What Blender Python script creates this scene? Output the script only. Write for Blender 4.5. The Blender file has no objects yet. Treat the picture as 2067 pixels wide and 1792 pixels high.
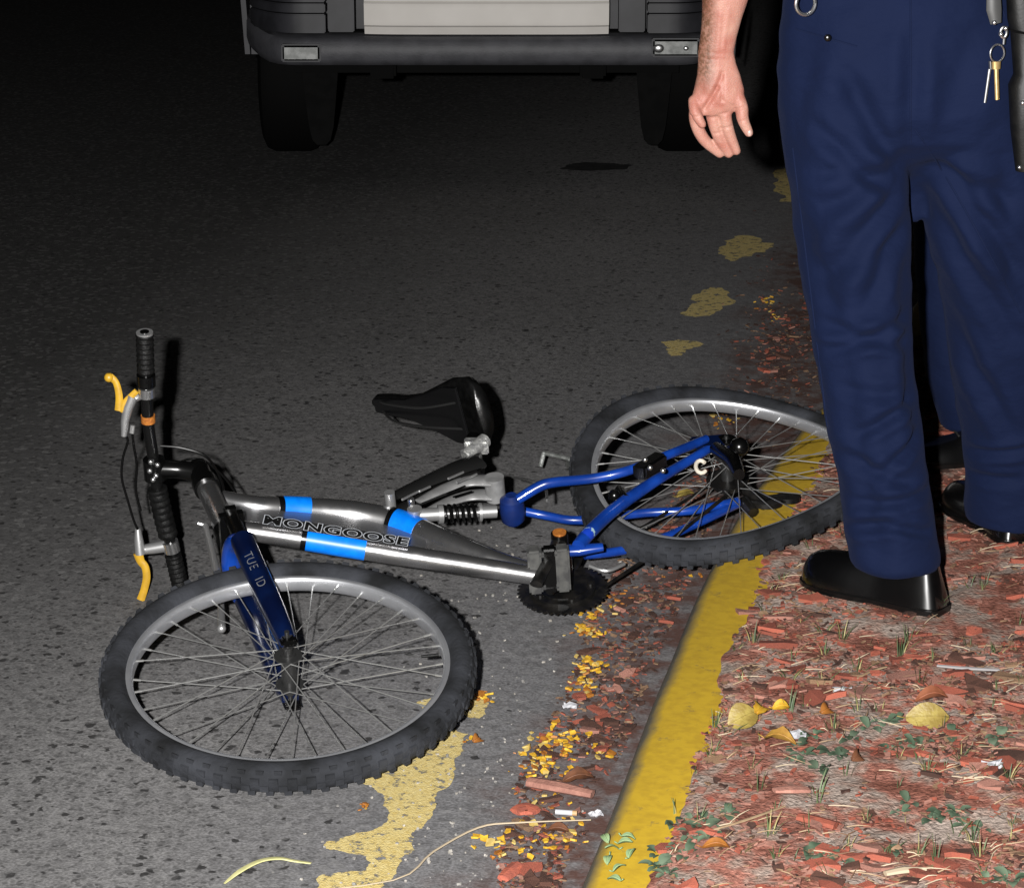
import bpy, bmesh, math, random
import numpy as np
from mathutils import Vector, Matrix, noise

random.seed(7)
scene = bpy.context.scene
COL = scene.collection
V = Vector
R = math.radians

# ------------------------------------------------------------------ camera, night sky, flash, exposure
FPX, CX, CY, H = 5100.0, 1033.5, 896.0, 1.71          # lens in units of a 2067 px wide picture, eye height
PITCH = R(16.0)
cam_d = bpy.data.cameras.new('camera')
cam_d.sensor_fit = 'HORIZONTAL'; cam_d.sensor_width = 36.0
cam_d.lens = 36.0 * FPX / 2067.0
cam_d.clip_start = 0.05; cam_d.clip_end = 400
cam = bpy.data.objects.new('camera', cam_d); COL.objects.link(cam)
cam.location = (0, 0, H); cam.rotation_euler = (R(90) - PITCH, 0, 0)
scene.camera = cam

world = bpy.data.worlds.new('World'); scene.world = world; world.use_nodes = True
wn = world.node_tree.nodes; wl = world.node_tree.links
sky = wn.new('ShaderNodeTexSky'); sky.sky_type = 'NISHITA'; sky.sun_disc = False
sky.sun_elevation = R(-4); sky.sun_rotation = R(200)
wn['Background'].inputs['Strength'].default_value = 0.03
wl.new(sky.outputs[0], wn['Background'].inputs[0])

# the photographer's flash gun on its bracket: the only thing that lights this night scene
fl = bpy.data.lights.new('flash', 'SPOT'); fl.energy = 1950; fl.spot_size = R(84); fl.spot_blend = 1.0
fl.shadow_soft_size = 0.026; fl.color = (1.0, 0.985, 0.965)
flash = bpy.data.objects.new('flash', fl); COL.objects.link(flash)
flash.location = (-0.17, 0.02, H + 0.05)
flash.rotation_euler = (R(90) - R(12.0), 0, R(-1.5))

vs = scene.view_settings
vs.view_transform = 'Standard'; vs.look = 'None'; vs.exposure = 0.0; vs.gamma = 1.0
scene.cycles.use_denoising = True
scene.cycles.max_bounces = 4
world.cycles.sampling_method = 'NONE'

def ray(x, y):
    a = (x - CX) / FPX; b = -(y - CY) / FPX
    return V((a, math.cos(PITCH) + b * math.sin(PITCH), -math.sin(PITCH) + b * math.cos(PITCH)))
def P(x, y, z=0.0):                                    # the point at height z
    r = ray(x, y); return V((0, 0, H)) + r * ((z - H) / r.z)
def Q(x, y, Y):                                        # the point at distance Y
    r = ray(x, y); return V((0, 0, H)) + r * (Y / r.y)

# ------------------------------------------------------------------ materials
MATS = {}
def nodes_of(name):
    m = bpy.data.materials.new(name); m.use_nodes = True
    nt = m.node_tree; return m, nt, nt.nodes, nt.links, nt.nodes['Principled BSDF']
def pm(name, c1, c2=None, scale=20, rough=0.5, metal=0.0, bump=0.0, bscale=200, coat=0.0, lo=0.4, hi=0.6, spec=0.5, rvar=0.0, stretch=None, rand=0.0):
    if name in MATS: return MATS[name]
    m, nt, N, L, b = nodes_of(name)
    b.inputs['Base Color'].default_value = (*c1, 1); b.inputs['Roughness'].default_value = rough
    b.inputs['Metallic'].default_value = metal; b.inputs['Specular IOR Level'].default_value = spec
    b.inputs['Coat Weight'].default_value = coat; b.inputs['Coat Roughness'].default_value = 0.08
    tc = N.new('ShaderNodeTexCoord'); co = tc.outputs['Object']
    if stretch:
        mp = N.new('ShaderNodeMapping'); mp.inputs['Scale'].default_value = stretch
        L.new(co, mp.inputs[0]); co = mp.outputs[0]
    col = None
    if c2:
        n = N.new('ShaderNodeTexNoise'); n.inputs['Scale'].default_value = scale; n.inputs['Detail'].default_value = 3
        L.new(co, n.inputs['Vector'])
        r = N.new('ShaderNodeMapRange'); r.inputs[1].default_value = lo; r.inputs[2].default_value = hi
        L.new(n.outputs['Fac'], r.inputs[0])
        mx = N.new('ShaderNodeMix'); mx.data_type = 'RGBA'
        mx.inputs[6].default_value = (*c1, 1); mx.inputs[7].default_value = (*c2, 1)
        L.new(r.outputs[0], mx.inputs[0]); col = mx.outputs[2]
        if rvar:
            rr = N.new('ShaderNodeMapRange'); rr.inputs[3].default_value = rough; rr.inputs[4].default_value = rough + rvar
            L.new(r.outputs[0], rr.inputs[0]); L.new(rr.outputs[0], b.inputs['Roughness'])
    if rand and col is not None:
        oi = N.new('ShaderNodeObjectInfo'); hs = N.new('ShaderNodeHueSaturation')
        mr = N.new('ShaderNodeMapRange'); mr.inputs[3].default_value = 1 - rand; mr.inputs[4].default_value = 1 + rand
        L.new(oi.outputs['Random'], mr.inputs[0]); L.new(mr.outputs[0], hs.inputs['Value']); L.new(col, hs.inputs['Color']); col = hs.outputs[0]
    if col is not None: L.new(col, b.inputs['Base Color'])
    if bump:
        n2 = N.new('ShaderNodeTexNoise'); n2.inputs['Scale'].default_value = bscale; n2.inputs['Detail'].default_value = 2
        L.new(co, n2.inputs['Vector'])
        bp = N.new('ShaderNodeBump'); bp.inputs['Strength'].default_value = bump; bp.inputs['Distance'].default_value = 0.003
        L.new(n2.outputs['Fac'], bp.inputs['Height']); L.new(bp.outputs[0], b.inputs['Normal'])
    MATS[name] = m; return m

# ------------------------------------------------------------------ mesh helpers
def smooth_path(pts, k=6):
    pts = [V(p) for p in pts]; out = []
    for i in range(len(pts) - 1):
        p0 = pts[max(i - 1, 0)]; p1 = pts[i]; p2 = pts[i + 1]; p3 = pts[min(i + 2, len(pts) - 1)]
        for j in range(k):
            t = j / k
            out.append(0.5 * ((2 * p1) + (p2 - p0) * t + (2 * p0 - 5 * p1 + 4 * p2 - p3) * t * t + (3 * p1 - p0 - 3 * p2 + p3) * t ** 3))
    out.append(pts[-1]); return out
def lerp_list(vals, n):
    return [float(x) for x in np.interp(np.linspace(0, len(vals) - 1, n), range(len(vals)), vals)]

class MB:
    def __init__(s): s.v = []; s.f = []; s.m = []
    def add(s, vs_, fs, mi=0):
        o = len(s.v); s.v += [V(p) for p in vs_]; s.f += [tuple(i + o for i in f) for f in fs]; s.m += [mi] * len(fs); return s
    def loft(s, rings, closed=True, caps=True, mi=0):
        n = len(rings[0]); vs_ = [p for r in rings for p in r]; fs = []
        for i in range(len(rings) - 1):
            for j in range(n if closed else n - 1):
                a = i * n + j; b = i * n + (j + 1) % n
                fs.append((a, b, b + n, a + n))
        if caps and closed:
            fs.append(tuple(range(n))[::-1]); fs.append(tuple(range((len(rings) - 1) * n, len(rings) * n)))
        return s.add(vs_, fs, mi)
    def tube(s, pts, r, n=12, caps=True, flat=1.0, up=None, mi=0):
        pts = [V(p) for p in pts]; k = len(pts)
        rr = [r] * k if not hasattr(r, '__len__') else (list(r) if len(r) == k else lerp_list(r, k))
        t0 = (pts[1] - pts[0]).normalized()
        u = V(up) if up is not None else V((0, 0, 1)) if abs(t0.z) < 0.9 else V((1, 0, 0))
        rings = []
        for i, p in enumerate(pts):
            t = (pts[min(i + 1, k - 1)] - pts[max(i - 1, 0)]).normalized()
            u = (u - t * u.dot(t)).normalized(); w = t.cross(u)
            rings.append([p + u * (math.cos(a) * rr[i] * flat) + w * (math.sin(a) * rr[i]) for a in [2 * math.pi * j / n for j in range(n)]])
        return s.loft(rings, caps=caps, mi=mi)
    def cyl(s, a, b, r, n=16, mi=0, r2=None): return s.tube([a, b], [r, r if r2 is None else r2], n=n, mi=mi)
    def box(s, c, ax, size, mi=0, taper=1.0):
        c = V(c); X, Y, Z = [V(a).normalized() * (d / 2) for a, d in zip(ax, size)]
        vs_ = [c + X * i * (taper if k > 0 else 1) + Y * j * (taper if k > 0 else 1) + Z * k for k in (-1, 1) for j in (-1, 1) for i in (-1, 1)]
        return s.add(vs_, [(0, 2, 3, 1), (4, 5, 7, 6), (0, 1, 5, 4), (2, 6, 7, 3), (0, 4, 6, 2), (1, 3, 7, 5)], mi)
    def ball(s, c, r, n=10, sc=(1, 1, 1), mi=0):
        c = V(c); rings = []
        for i in range(1, n):
            a = math.pi * i / n
            rings.append([c + V((r * sc[0] * math.sin(a) * math.cos(b), r * sc[1] * math.sin(a) * math.sin(b), -r * sc[2] * math.cos(a))) for b in [2 * math.pi * j / (2 * n) for j in range(2 * n)]])
        return s.loft(rings, mi=mi)
    def strip(s, pts, w, side, mi=0, th=0.0):           # a ribbon
        pts = [V(p) for p in pts]; k = len(pts)
        ww = lerp_list(w, k) if hasattr(w, '__len__') else [w] * k
        side = V(side)
        vs_ = [p + side * (q * ww[i] / 2) for i, p in enumerate(pts) for q in (-1, 1)]
        return s.add(vs_, [(2 * i, 2 * i + 1, 2 * i + 3, 2 * i + 2) for i in range(k - 1)], mi)
    def build(s, name, mats, parent=None, smooth=True, angle=40, bevel=0.0):
        if not isinstance(mats, (list, tuple)): mats = [mats]
        off = root_loc(parent)
        me = bpy.data.meshes.new(name); me.from_pydata([p - off for p in s.v], [], s.f)
        for m in mats: me.materials.append(m)
        me.polygons.foreach_set('material_index', s.m)
        bm = bmesh.new(); bm.from_mesh(me)
        bmesh.ops.recalc_face_normals(bm, faces=bm.faces)
        if bevel:
            es = [e for e in bm.edges if len(e.link_faces) == 2 and e.calc_face_angle(0) > R(30)]
            bmesh.ops.bevel(bm, geom=es, offset=bevel, segments=2, affect='EDGES', clamp_overlap=True)
        bm.to_mesh(me); bm.free()
        if smooth:
            me.polygons.foreach_set('use_smooth', [True] * len(me.polygons)); me.set_sharp_from_angle(angle=R(angle))
        return link(name, me, parent)
def root_loc(o):
    loc = V((0, 0, 0))
    while o is not None: loc += o.location; o = o.parent
    return loc
def link(name, me, parent=None):
    o = bpy.data.objects.new(name, me); COL.objects.link(o)
    if parent is not None: o.parent = parent
    return o
def tag(o, label=None, cat=None, group=None, kind=None):
    if label: o['label'] = label
    if cat: o['category'] = cat
    if group: o['group'] = group
    if kind: o['kind'] = kind
    return o
def thing(name, loc, label, cat, group=None):
    o = bpy.data.objects.new(name, None); o.empty_display_size = 0.1; COL.objects.link(o); o.location = loc
    return tag(o, label, cat, group)
def remeshed(mb, voxel, smooth_it=4):
    """one continuous surface from overlapping closed lofts"""
    me = bpy.data.meshes.new('tmp'); me.from_pydata(mb.v, [], mb.f)
    bm = bmesh.new(); bm.from_mesh(me); bmesh.ops.recalc_face_normals(bm, faces=bm.faces); bm.to_mesh(me); bm.free()
    o = bpy.data.objects.new('tmp', me); COL.objects.link(o)
    r = o.modifiers.new('r', 'REMESH'); r.mode = 'VOXEL'; r.voxel_size = voxel
    sm = o.modifiers.new('s', 'SMOOTH'); sm.factor = 0.5; sm.iterations = smooth_it
    bpy.context.view_layer.update()
    dg = bpy.context.evaluated_depsgraph_get()
    out = bpy.data.meshes.new_from_object(o.evaluated_get(dg))
    bpy.data.objects.remove(o); bpy.data.meshes.remove(me)
    return out
def mesh_np(me):
    co = np.empty(len(me.vertices) * 3); me.vertices.foreach_get('co', co)
    no = np.empty(len(me.vertices) * 3); me.vertex_normals.foreach_get('vector', no)
    return co.reshape(-1, 3), no.reshape(-1, 3)
def finish(me, name, mat, parent):
    me.materials.clear(); me.materials.append(mat)
    off = np.array(root_loc(parent)); co, _ = mesh_np(me); me.vertices.foreach_set('co', (co - off).ravel())
    me.polygons.foreach_set('use_smooth', [True] * len(me.polygons)); me.update(); me.name = name
    return link(name, me, parent)
def text_mesh(body, offset=0.0, size=1.0):
    c = bpy.data.curves.new('t', 'FONT'); c.body = body; c.size = size; c.offset = offset; c.space_character = 1.12; c.resolution_u = 3; c.fill_mode = 'FRONT'
    o = bpy.data.objects.new('t', c); COL.objects.link(o); bpy.context.view_layer.update()
    me = bpy.data.meshes.new_from_object(o.evaluated_get(bpy.context.evaluated_depsgraph_get()))
    vs_ = [v.co.copy() for v in me.vertices]; fs = [tuple(p.vertices) for p in me.polygons]
    bpy.data.objects.remove(o); bpy.data.curves.remove(c); bpy.data.meshes.remove(me)
    return vs_, fs

# ------------------------------------------------------------------ the setting: road, kerb, verge
KZ = 0.10
K0 = P(1158, 1792, KZ); K1 = P(1416, 1150, KZ); K0.z = K1.z = 0
KD = (K1 - K0).normalized(); KN = V((KD.y, -KD.x, 0))             # along the kerb, and across it towards the verge
KANG = math.atan2(KD.y, KD.x) - math.pi / 2
def kb(s_):                                                        # the kerb bends away a little
    return 0.0 if s_ < 1.2 else 0.05 * (s_ - 1.2) ** 2 if s_ < 2.6 else 0.098 + 0.14 * (s_ - 2.6)
def kw(s_, u, z=0.0): return K0 + KD * s_ + KN * (u + kb(s_)) + V((0, 0, z))
def ku(p): q = V((p.x, p.y, 0)) - K0; return q.dot(KD), q.dot(KN) - kb(q.dot(KD))

def road_material():
    m, nt, N, L, b = nodes_of('asphalt')
    tc = N.new('ShaderNodeTexCoord'); co = tc.outputs['Object']       # the sheet is turned so that its x runs across the kerb
    def noise_(scale, det=3, vec=None, w=0.6):
        n = N.new('ShaderNodeTexNoise'); n.inputs['Scale'].default_value = scale; n.inputs['Detail'].default_value = det; n.inputs['Roughness'].default_value = w
        L.new(vec or co, n.inputs['Vector']); return n.outputs['Fac']
    def rng(x, a, b_, c=0.0, d=1.0):
        r = N.new('ShaderNodeMapRange'); r.inputs[1].default_value = a; r.inputs[2].default_value = b_; r.inputs[3].default_value = c; r.inputs[4].default_value = d
        L.new(x, r.inputs[0]); return r.outputs[0]
    def mix(f, a, b_, typ='MIX'):
        x = N.new('ShaderNodeMix'); x.data_type = 'RGBA'; x.blend_type = typ
        for i, q in ((0, f), (6, a), (7, b_)):
            if isinstance(q, tuple): x.inputs[i].default_value = (*q, 1)
            elif isinstance(q, float): x.inputs[i].default_value = q
            else: L.new(q, x.inputs[i])
        return x.outputs[2]
    def math_(op, a, b_):
        x = N.new('ShaderNodeMath'); x.operation = op
        for i, q in enumerate((a, b_)):
            if isinstance(q, float): x.inputs[i].default_value = q
            else: L.new(q, x.inputs[i])
        return x.outputs[0]
    sep = N.new('ShaderNodeSeparateXYZ'); L.new(co, sep.inputs[0])
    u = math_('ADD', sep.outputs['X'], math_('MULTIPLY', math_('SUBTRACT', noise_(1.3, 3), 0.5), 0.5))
    gutter = rng(u, -0.66, -0.36)                                     # newer smoother strip beside the kerb
    base = mix(rng(noise_(0.8, 4), 0.35, 0.65), (0.198, 0.193, 0.194), (0.268, 0.262, 0.262))
    base = mix(rng(u, -2.1, -0.85, 1.0, 0.0), base, (0.040, 0.0395, 0.039))  # flash falloff put into the colour: asphalt darkens away from the kerb
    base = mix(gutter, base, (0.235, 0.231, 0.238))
    grain = noise_(190, 1)
    base = mix(rng(grain, 0.35, 0.65, 0.0, 0.6), base, (0.075, 0.073, 0.072))
    mid = noise_(38, 3, w=0.75)
    base = mix(rng(mid, 0.48, 0.72, 0.0, 0.6), base, (0.06, 0.058, 0.058))
    # aggregate holes and dark stones, thick on the worn carriageway and rare in the gutter strip
    vo = N.new('ShaderNodeTexVoronoi'); vo.inputs['Scale'].default_value = 40; vo.inputs['Randomness'].default_value = 1.0
    wob = N.new('ShaderNodeVectorMath'); wob.operation = 'MULTIPLY_ADD'
    nw = N.new('ShaderNodeTexNoise'); nw.inputs['Scale'].default_value = 60; L.new(co, nw.inputs['Vector'])
    L.new(nw.outputs['Color'], wob.inputs[0]); wob.inputs[1].default_value = (0.022, 0.022, 0.0); L.new(co, wob.inputs[2])
    L.new(wob.outputs[0], vo.inputs['Vector'])
    sv = N.new('ShaderNodeSeparateXYZ'); L.new(vo.outputs['Color'], sv.inputs[0])
    size = rng(sv.outputs['X'], 0.20, 1.0, 0.08, 0.36)
    pit = rng(math_('SUBTRACT', vo.outputs['Distance'], size), -0.05, 0.04, 1.0, 0.0)
    patchy = rng(noise_(3.2, 4), 0.38, 0.58)
    dens = math_('MULTIPLY', patchy, rng(gutter, 0.0, 1.0, 1.0, 0.06))
    pit = math_('MULTIPLY', pit, math_('GREATER_THAN', math_('ADD', dens, math_('MULTIPLY', sv.outputs['Y'], 0.6)), 0.60))
    col = mix(math_('MULTIPLY', pit, 0.88), base, (0.014, 0.013, 0.013))
    vf = N.new('ShaderNodeTexVoronoi'); vf.inputs['Scale'].default_value = 80; L.new(wob.outputs[0], vf.inputs['Vector'])
    sf = N.new('ShaderNodeSeparateXYZ'); L.new(vf.outputs['Color'], sf.inputs[0])
    fine = math_('MULTIPLY', rng(vf.outputs['Distance'], 0.28, 0.46, 1.0, 0.0), math_('GREATER_THAN', sf.outputs['X'], 0.36))
    fine = math_('MULTIPLY', fine, rng(gutter, 0.0, 1.0, 0.85, 0.22))
    col = mix(math_('MULTIPLY', fine, 0.7), col, (0.026, 0.025, 0.025))
    col = mix(rng(sf.outputs['Y'], 0.0, 0.6, 0.32, 0.0), col, (0.05, 0.049, 0.05))
    col = mix(rng(sf.outputs['Z'], 0.75, 1.0, 0.0, 0.30), col, (0.30, 0.295, 0.29))
    # pale grit, thickest near the kerb
    vg = N.new('ShaderNodeTexVoronoi'); vg.inputs['Scale'].default_value = 42; L.new(co, vg.inputs['Vector'])
    sg = N.new('ShaderNodeSeparateXYZ'); L.new(vg.outputs['Color'], sg.inputs[0])
    gr = math_('MULTIPLY', rng(vg.outputs['Distance'], 0.06, 0.11, 1.0, 0.0), math_('GREATER_THAN', math_('ADD', sg.outputs['X'], math_('MULTIPLY', gutter, 0.10)), 0.965))
    col = mix(math_('MULTIPLY', gr, 0.8), col, (0.34, 0.33, 0.31))
    # red-brown dirt washed against the kerb
    ud = math_('ADD', sep.outputs['X'], math_('MULTIPLY', math_('SUBTRACT', noise_(4.5, 4), 0.5), 0.42))
    dirt = math_('MULTIPLY', rng(ud, -0.25, -0.08), rng(noise_(16, 3), 0.36, 0.58, 0.15, 0.85))
    col = mix(dirt, col, (0.085, 0.032, 0.020))
    L.new(col, b.inputs['Base Color'])
    b.inputs['Roughness'].default_value = 0.85; b.inputs['Specular IOR Level'].default_value = 0.3
    hgt = math_('ADD', math_('MULTIPLY', grain, 0.35), math_('MULTIPLY', mid, 0.9))
    bp = N.new('ShaderNodeBump'); bp.inputs['Strength'].default_value = 0.4; bp.inputs['Distance'].default_value = 0.004
    L.new(hgt, bp.inputs['Height']); L.new(bp.outputs[0], b.inputs['Normal'])
    return m
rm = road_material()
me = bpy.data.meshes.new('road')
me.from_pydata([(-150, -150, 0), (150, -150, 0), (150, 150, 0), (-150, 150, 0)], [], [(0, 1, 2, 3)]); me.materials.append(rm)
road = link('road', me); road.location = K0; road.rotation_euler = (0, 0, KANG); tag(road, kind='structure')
def build_on_road(mb, name, mat, **k):                                 # a child of the road, whose frame is turned with the kerb
    inv = Matrix.Rotation(-KANG, 3, 'Z'); mb.v = [inv @ (p - K0) for p in mb.v]
    o = mb.build(name, mat, None, **k); o.parent = road; return o

def kerb_material():
    m, nt, N, L, b = nodes_of('kerb_paint')
    tc = N.new('ShaderNodeTexCoord'); co = tc.outputs['Object']
    n1 = N.new('ShaderNodeTexNoise'); n1.inputs['Scale'].default_value = 9; n1.inputs['Detail'].default_value = 4; n1.inputs['Roughness'].default_value = 0.7; L.new(co, n1.inputs['Vector'])
    n2 = N.new('ShaderNodeTexNoise'); n2.inputs['Scale'].default_value = 55; n2.inputs['Detail'].default_value = 3; L.new(co, n2.inputs['Vector'])
    sp = N.new('ShaderNodeSeparateXYZ'); L.new(co, sp.inputs[0])
    a = N.new('ShaderNodeMath'); a.operation = 'MULTIPLY_ADD'; L.new(n1.outputs['Fac'], a.inputs[0]); a.inputs[1].default_value = 0.030; aw = N.new('ShaderNodeAttribute'); aw.attribute_name = 'across'; L.new(aw.outputs['Fac'], a.inputs[2])
    worn = N.new('ShaderNodeMapRange'); worn.inputs[1].default_value = 0.026; worn.inputs[2].default_value = 0.048; L.new(a.outputs[0], worn.inputs[0])
    y = N.new('ShaderNodeMix'); y.data_type = 'RGBA'; y.inputs[6].default_value = (0.56, 0.365, 0.024, 1); y.inputs[7].default_value = (0.48, 0.305, 0.022, 1)
    r2 = N.new('ShaderNodeMapRange'); r2.inputs[1].default_value = 0.4; r2.inputs[2].default_value = 0.65; L.new(n2.outputs['Fac'], r2.inputs[0]); L.new(r2.outputs[0], y.inputs[0])
    sc_ = N.new('ShaderNodeTexNoise'); sc_.inputs['Scale'].default_value = 22; sc_.inputs['Detail'].default_value = 5; sc_.inputs['Roughness'].default_value = 0.8; L.new(co, sc_.inputs['Vector'])
    r3 = N.new('ShaderNodeMapRange'); r3.inputs[1].default_value = 0.59; r3.inputs[2].default_value = 0.66; r3.inputs[4].default_value = 0.7; L.new(sc_.outputs['Fac'], r3.inputs[0])
    y2 = N.new('ShaderNodeMix'); y2.data_type = 'RGBA'; L.new(r3.outputs[0], y2.inputs[0]); L.new(y.outputs[2], y2.inputs[6]); y2.inputs[7].default_value = (0.24, 0.17, 0.055, 1)
    g = N.new('ShaderNodeMix'); g.data_type = 'RGBA'; L.new(worn.outputs[0], g.inputs[0]); g.inputs[6].default_value = (0.115, 0.105, 0.080, 1); L.new(y2.outputs[2], g.inputs[7])
    L.new(g.outputs[2], b.inputs['Base Color']); b.inputs['Roughness'].default_value = 0.62
    bp = N.new('ShaderNodeBump'); bp.inputs['Strength'].default_value = 0.14; bp.inputs['Distance'].default_value = 0.003
    L.new(n2.outputs['Fac'], bp.inputs['Height']); L.new(bp.outputs[0], b.inputs['Normal'])
    return m
mb = MB(); kx = []
prof = [(-0.012, -0.05), (-0.010, 0.0), (-0.004, 0.045), (0.0, 0.066), (0.007, 0.083), (0.018, 0.094), (0.034, 0.100), (0.09, 0.102), (0.135, 0.101), (0.15, 0.09), (0.15, -0.05)]
rings = []
ss = [-4 + 0.05 * i for i in range(200)] + [6 + i for i in range(1, 60)]
for s_ in ss:
    w = 0.004 * noise.noise(V((s_ * 2.1, 3.3, 0))); h = 0.003 * noise.noise(V((s_ * 3.0, 9.1, 0)))
    rings.append([V((x + w + kb(s_), s_, z + (h if z > 0.02 else 0))) for x, z in prof]); kx.append(kb(s_))
mb.loft(rings, closed=False)
kerb = mb.build('kerb', kerb_material())
at_ = kerb.data.attributes.new('across', 'FLOAT', 'POINT')
at_.data.foreach_set('value', [v.co.x - kb(v.co.y) for v in kerb.data.vertices]); kerb.location = K0; kerb.rotation_euler = (0, 0, KANG); tag(kerb, kind='structure')

def soil_z(x, y):
    s_, u = ku(V((x, y, 0)))
    n = noise.noise(V((x * 4, y * 4, 0))) * 0.010 + noise.noise(V((x * 14, y * 14, 2))) * 0.006 + noise.noise(V((x * 45, y * 45, 5))) * 0.0035
    edge = min(1.0, max(0.0, (u - 0.078) / 0.05))
    return KZ + n * (0.35 + 0.65 * edge) + 0.012 * (edge - 0.62) + 0.012 * max(0, min(1, (u - 0.3) / 0.6))
def soil_material():
    m, nt, N, L, b = nodes_of('verge_soil')
    tc = N.new('ShaderNodeTexCoord'); co = tc.outputs['Object']
    def nz(s_, d=3, r=0.65):
        n = N.new('ShaderNodeTexNoise'); n.inputs['Scale'].default_value = s_; n.inputs['Detail'].default_value = d; n.inputs['Roughness'].default_value = r; L.new(co, n.inputs['Vector']); return n.outputs['Fac']
    ra = N.new('ShaderNodeValToRGB'); L.new(nz(9), ra.inputs[0])
    e = ra.color_ramp.elements; e[0].position = 0.36; e[0].color = (0.22, 0.088, 0.062, 1); e[1].position = 0.60; e[1].color = (0.39, 0.315, 0.27, 1)
    q = ra.color_ramp.elements.new(0.46); q.color = (0.35, 0.150, 0.112, 1)
    q = ra.color_ramp.elements.new(0.52); q.color = (0.35, 0.24, 0.195, 1)
    mx = N.new('ShaderNodeMix'); mx.data_type = 'RGBA'; mx.blend_type = 'MULTIPLY'; mx.inputs[0].default_value = 0.75
    r = N.new('ShaderNodeMapRange'); r.inputs[1].default_value = 0.3; r.inputs[2].default_value = 0.7; r.inputs[3].default_value = 0.35; r.inputs[4].default_value = 1.25; L.new(nz(110, 2), r.inputs[0])
    L.new(ra.outputs[0], mx.inputs[6]); L.new(r.outputs[0], mx.inputs[7]); L.new(mx.outputs[2], b.inputs['Base Color'])
    b.inputs['Roughness'].default_value = 0.95; b.inputs['Specular IOR Level'].default_value = 0.1
    bp = N.new('ShaderNodeBump'); bp.inputs['Strength'].default_value = 0.9; bp.inputs['Distance'].default_value = 0.005
    L.new(nz(130, 2), bp.inputs['Height']); L.new(bp.outputs[0], b.inputs['Normal'])
    return m
soil = soil_material()
us = [0.072 + 0.014 * i for i in range(110)]; sv_ = [-0.8 + 0.02 * i for i in range(300)]
gv = []; gf = []
for s_ in sv_:
    for u in us:
        p = kw(s_, u); gv.append((p.x, p.y, soil_z(p.x, p.y)))
nu = len(us)
for i in range(len(sv_) - 1):
    for j in range(nu - 1): gf.append((i * nu + j, i * nu + j + 1, (i + 1) * nu + j + 1, (i + 1) * nu + j))
o = len(gv)
for s_, u in ((-30, 0.13), (-30, 60), (100, 60), (100, 0.13)): gv.append(tuple(kw(s_, u, 0.084)))
gf.append((o, o + 1, o + 2, o + 3))
me = bpy.data.meshes.new('verge'); me.from_pydata(gv, [], gf); me.materials.append(soil)
me.polygons.foreach_set('use_smooth', [True] * len(me.polygons))
verge = link('verge', me); tag(verge, kind='structure')

# ------------------------------------------------------------------ worn yellow paint on the road
def hole(m, scale, lo, hi):
    nt = m.node_tree; N = nt.nodes; L = nt.links; b = N['Principled BSDF']
    tc = N.new('ShaderNodeTexCoord'); n = N.new('ShaderNodeTexNoise'); n.inputs['Scale'].default_value = scale; n.inputs['Detail'].default_value = 5; n.inputs['Roughness'].default_value = 0.75; L.new(tc.outputs['Object'], n.inputs['Vector'])
    r_ = N.new('ShaderNodeMapRange'); r_.inputs[1].default_value = lo; r_.inputs[2].default_value = hi; r_.inputs[3].default_value = 1.0; r_.inputs[4].default_value = 0.0; L.new(n.outputs['Fac'], r_.inputs[0]); L.new(r_.outputs[0], b.inputs['Alpha']); return m
paint = pm('worn_road_paint', (0.70, 0.57, 0.25), (0.56, 0.41, 0.12), scale=110, rough=0.8, bump=0.7, bscale=420, lo=0.35, hi=0.75)
hole(paint, 42, 0.545, 0.61)
def jag(pts, depth, amp):
    for _ in range(depth):
        out = []
        for i, a in enumerate(pts):
            b = pts[(i + 1) % len(pts)]; d = b - a; n = V((-d.y, d.x, 0))
            out += [a, (a + b) / 2 + n * random.uniform(-amp, amp)]
        pts = out
    return pts
def paint_patch(px, depth=3, name='paint_patch', mat=paint, z=0.0014):
    pts = jag([P(x, y, 0) for x, y in px], depth + 1, 0.17)
    bm = bmesh.new(); vv = [bm.verts.new(p + V((0, 0, z))) for p in pts]
    es = [bm.edges.new((vv[i], vv[(i + 1) % len(vv)])) for i in range(len(vv))]
    bmesh.ops.triangle_fill(bm, edges=es, use_beauty=True)
    bm.normal_update()
    fs = [tuple(v.index for v in f.verts) for f in (bm.verts.index_update() or bm.faces)]
    n = len(pts); m2 = MB(); m2.add([v.co.copy() for v in bm.verts], fs)
    bm.free(); return build_on_road(m2, name, mat, smooth=False)
def z6(x, y): return (605.6 + x * 0.3125, 1372.6 + y * 0.3125)
def z8(x, y): return (1291.8 + x * 0.2930, 323 + y * 0.2930)
def z7(x, y): return (1413 + x * 0.3164, 1332 + y * 0.3164)
big = [(1090, 350), (1060, 460), (1000, 560), (960, 690), (870, 790), (840, 900), (790, 960), (720, 990), (740, 1100), (660, 1170), (600, 1280), (530, 1420), (90, 1420), (120, 1270), (240, 1245), (330, 1235), (430, 1230), (460, 1180), (430, 1140), (280, 1110), (170, 1090), (170, 1045), (300, 1010), (440, 980), (540, 930), (570, 880), (530, 810), (550, 750), (480, 700), (400, 670), (470, 600), (650, 470), (850, 360), (1000, 320)]
paint_patch([z6(*q) for q in big], 2)
paint_patch([z6(*q) for q in [(1170, 105), (1215, 135), (1160, 250), (1090, 245), (1010, 200), (1080, 130)]])
paint_patch([z6(*q) for q in [(750, 150), (870, 112), (900, 150), (850, 185), (800, 190)]])
paint_patch([z8(*q) for q in [(545, 620), (580, 560), (650, 530), (720, 520), (830, 540), (840, 570), (930, 575), (930, 600), (860, 640), (800, 640), (770, 665), (700, 670), (680, 690), (620, 700), (600, 665), (540, 650)]], 2)
paint_patch([z8(*q) for q in [(290, 1050), (340, 1010), (400, 985), (430, 900), (480, 880), (570, 885), (600, 930), (550, 1040), (480, 1075), (380, 1085), (300, 1075)]], 2)
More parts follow.
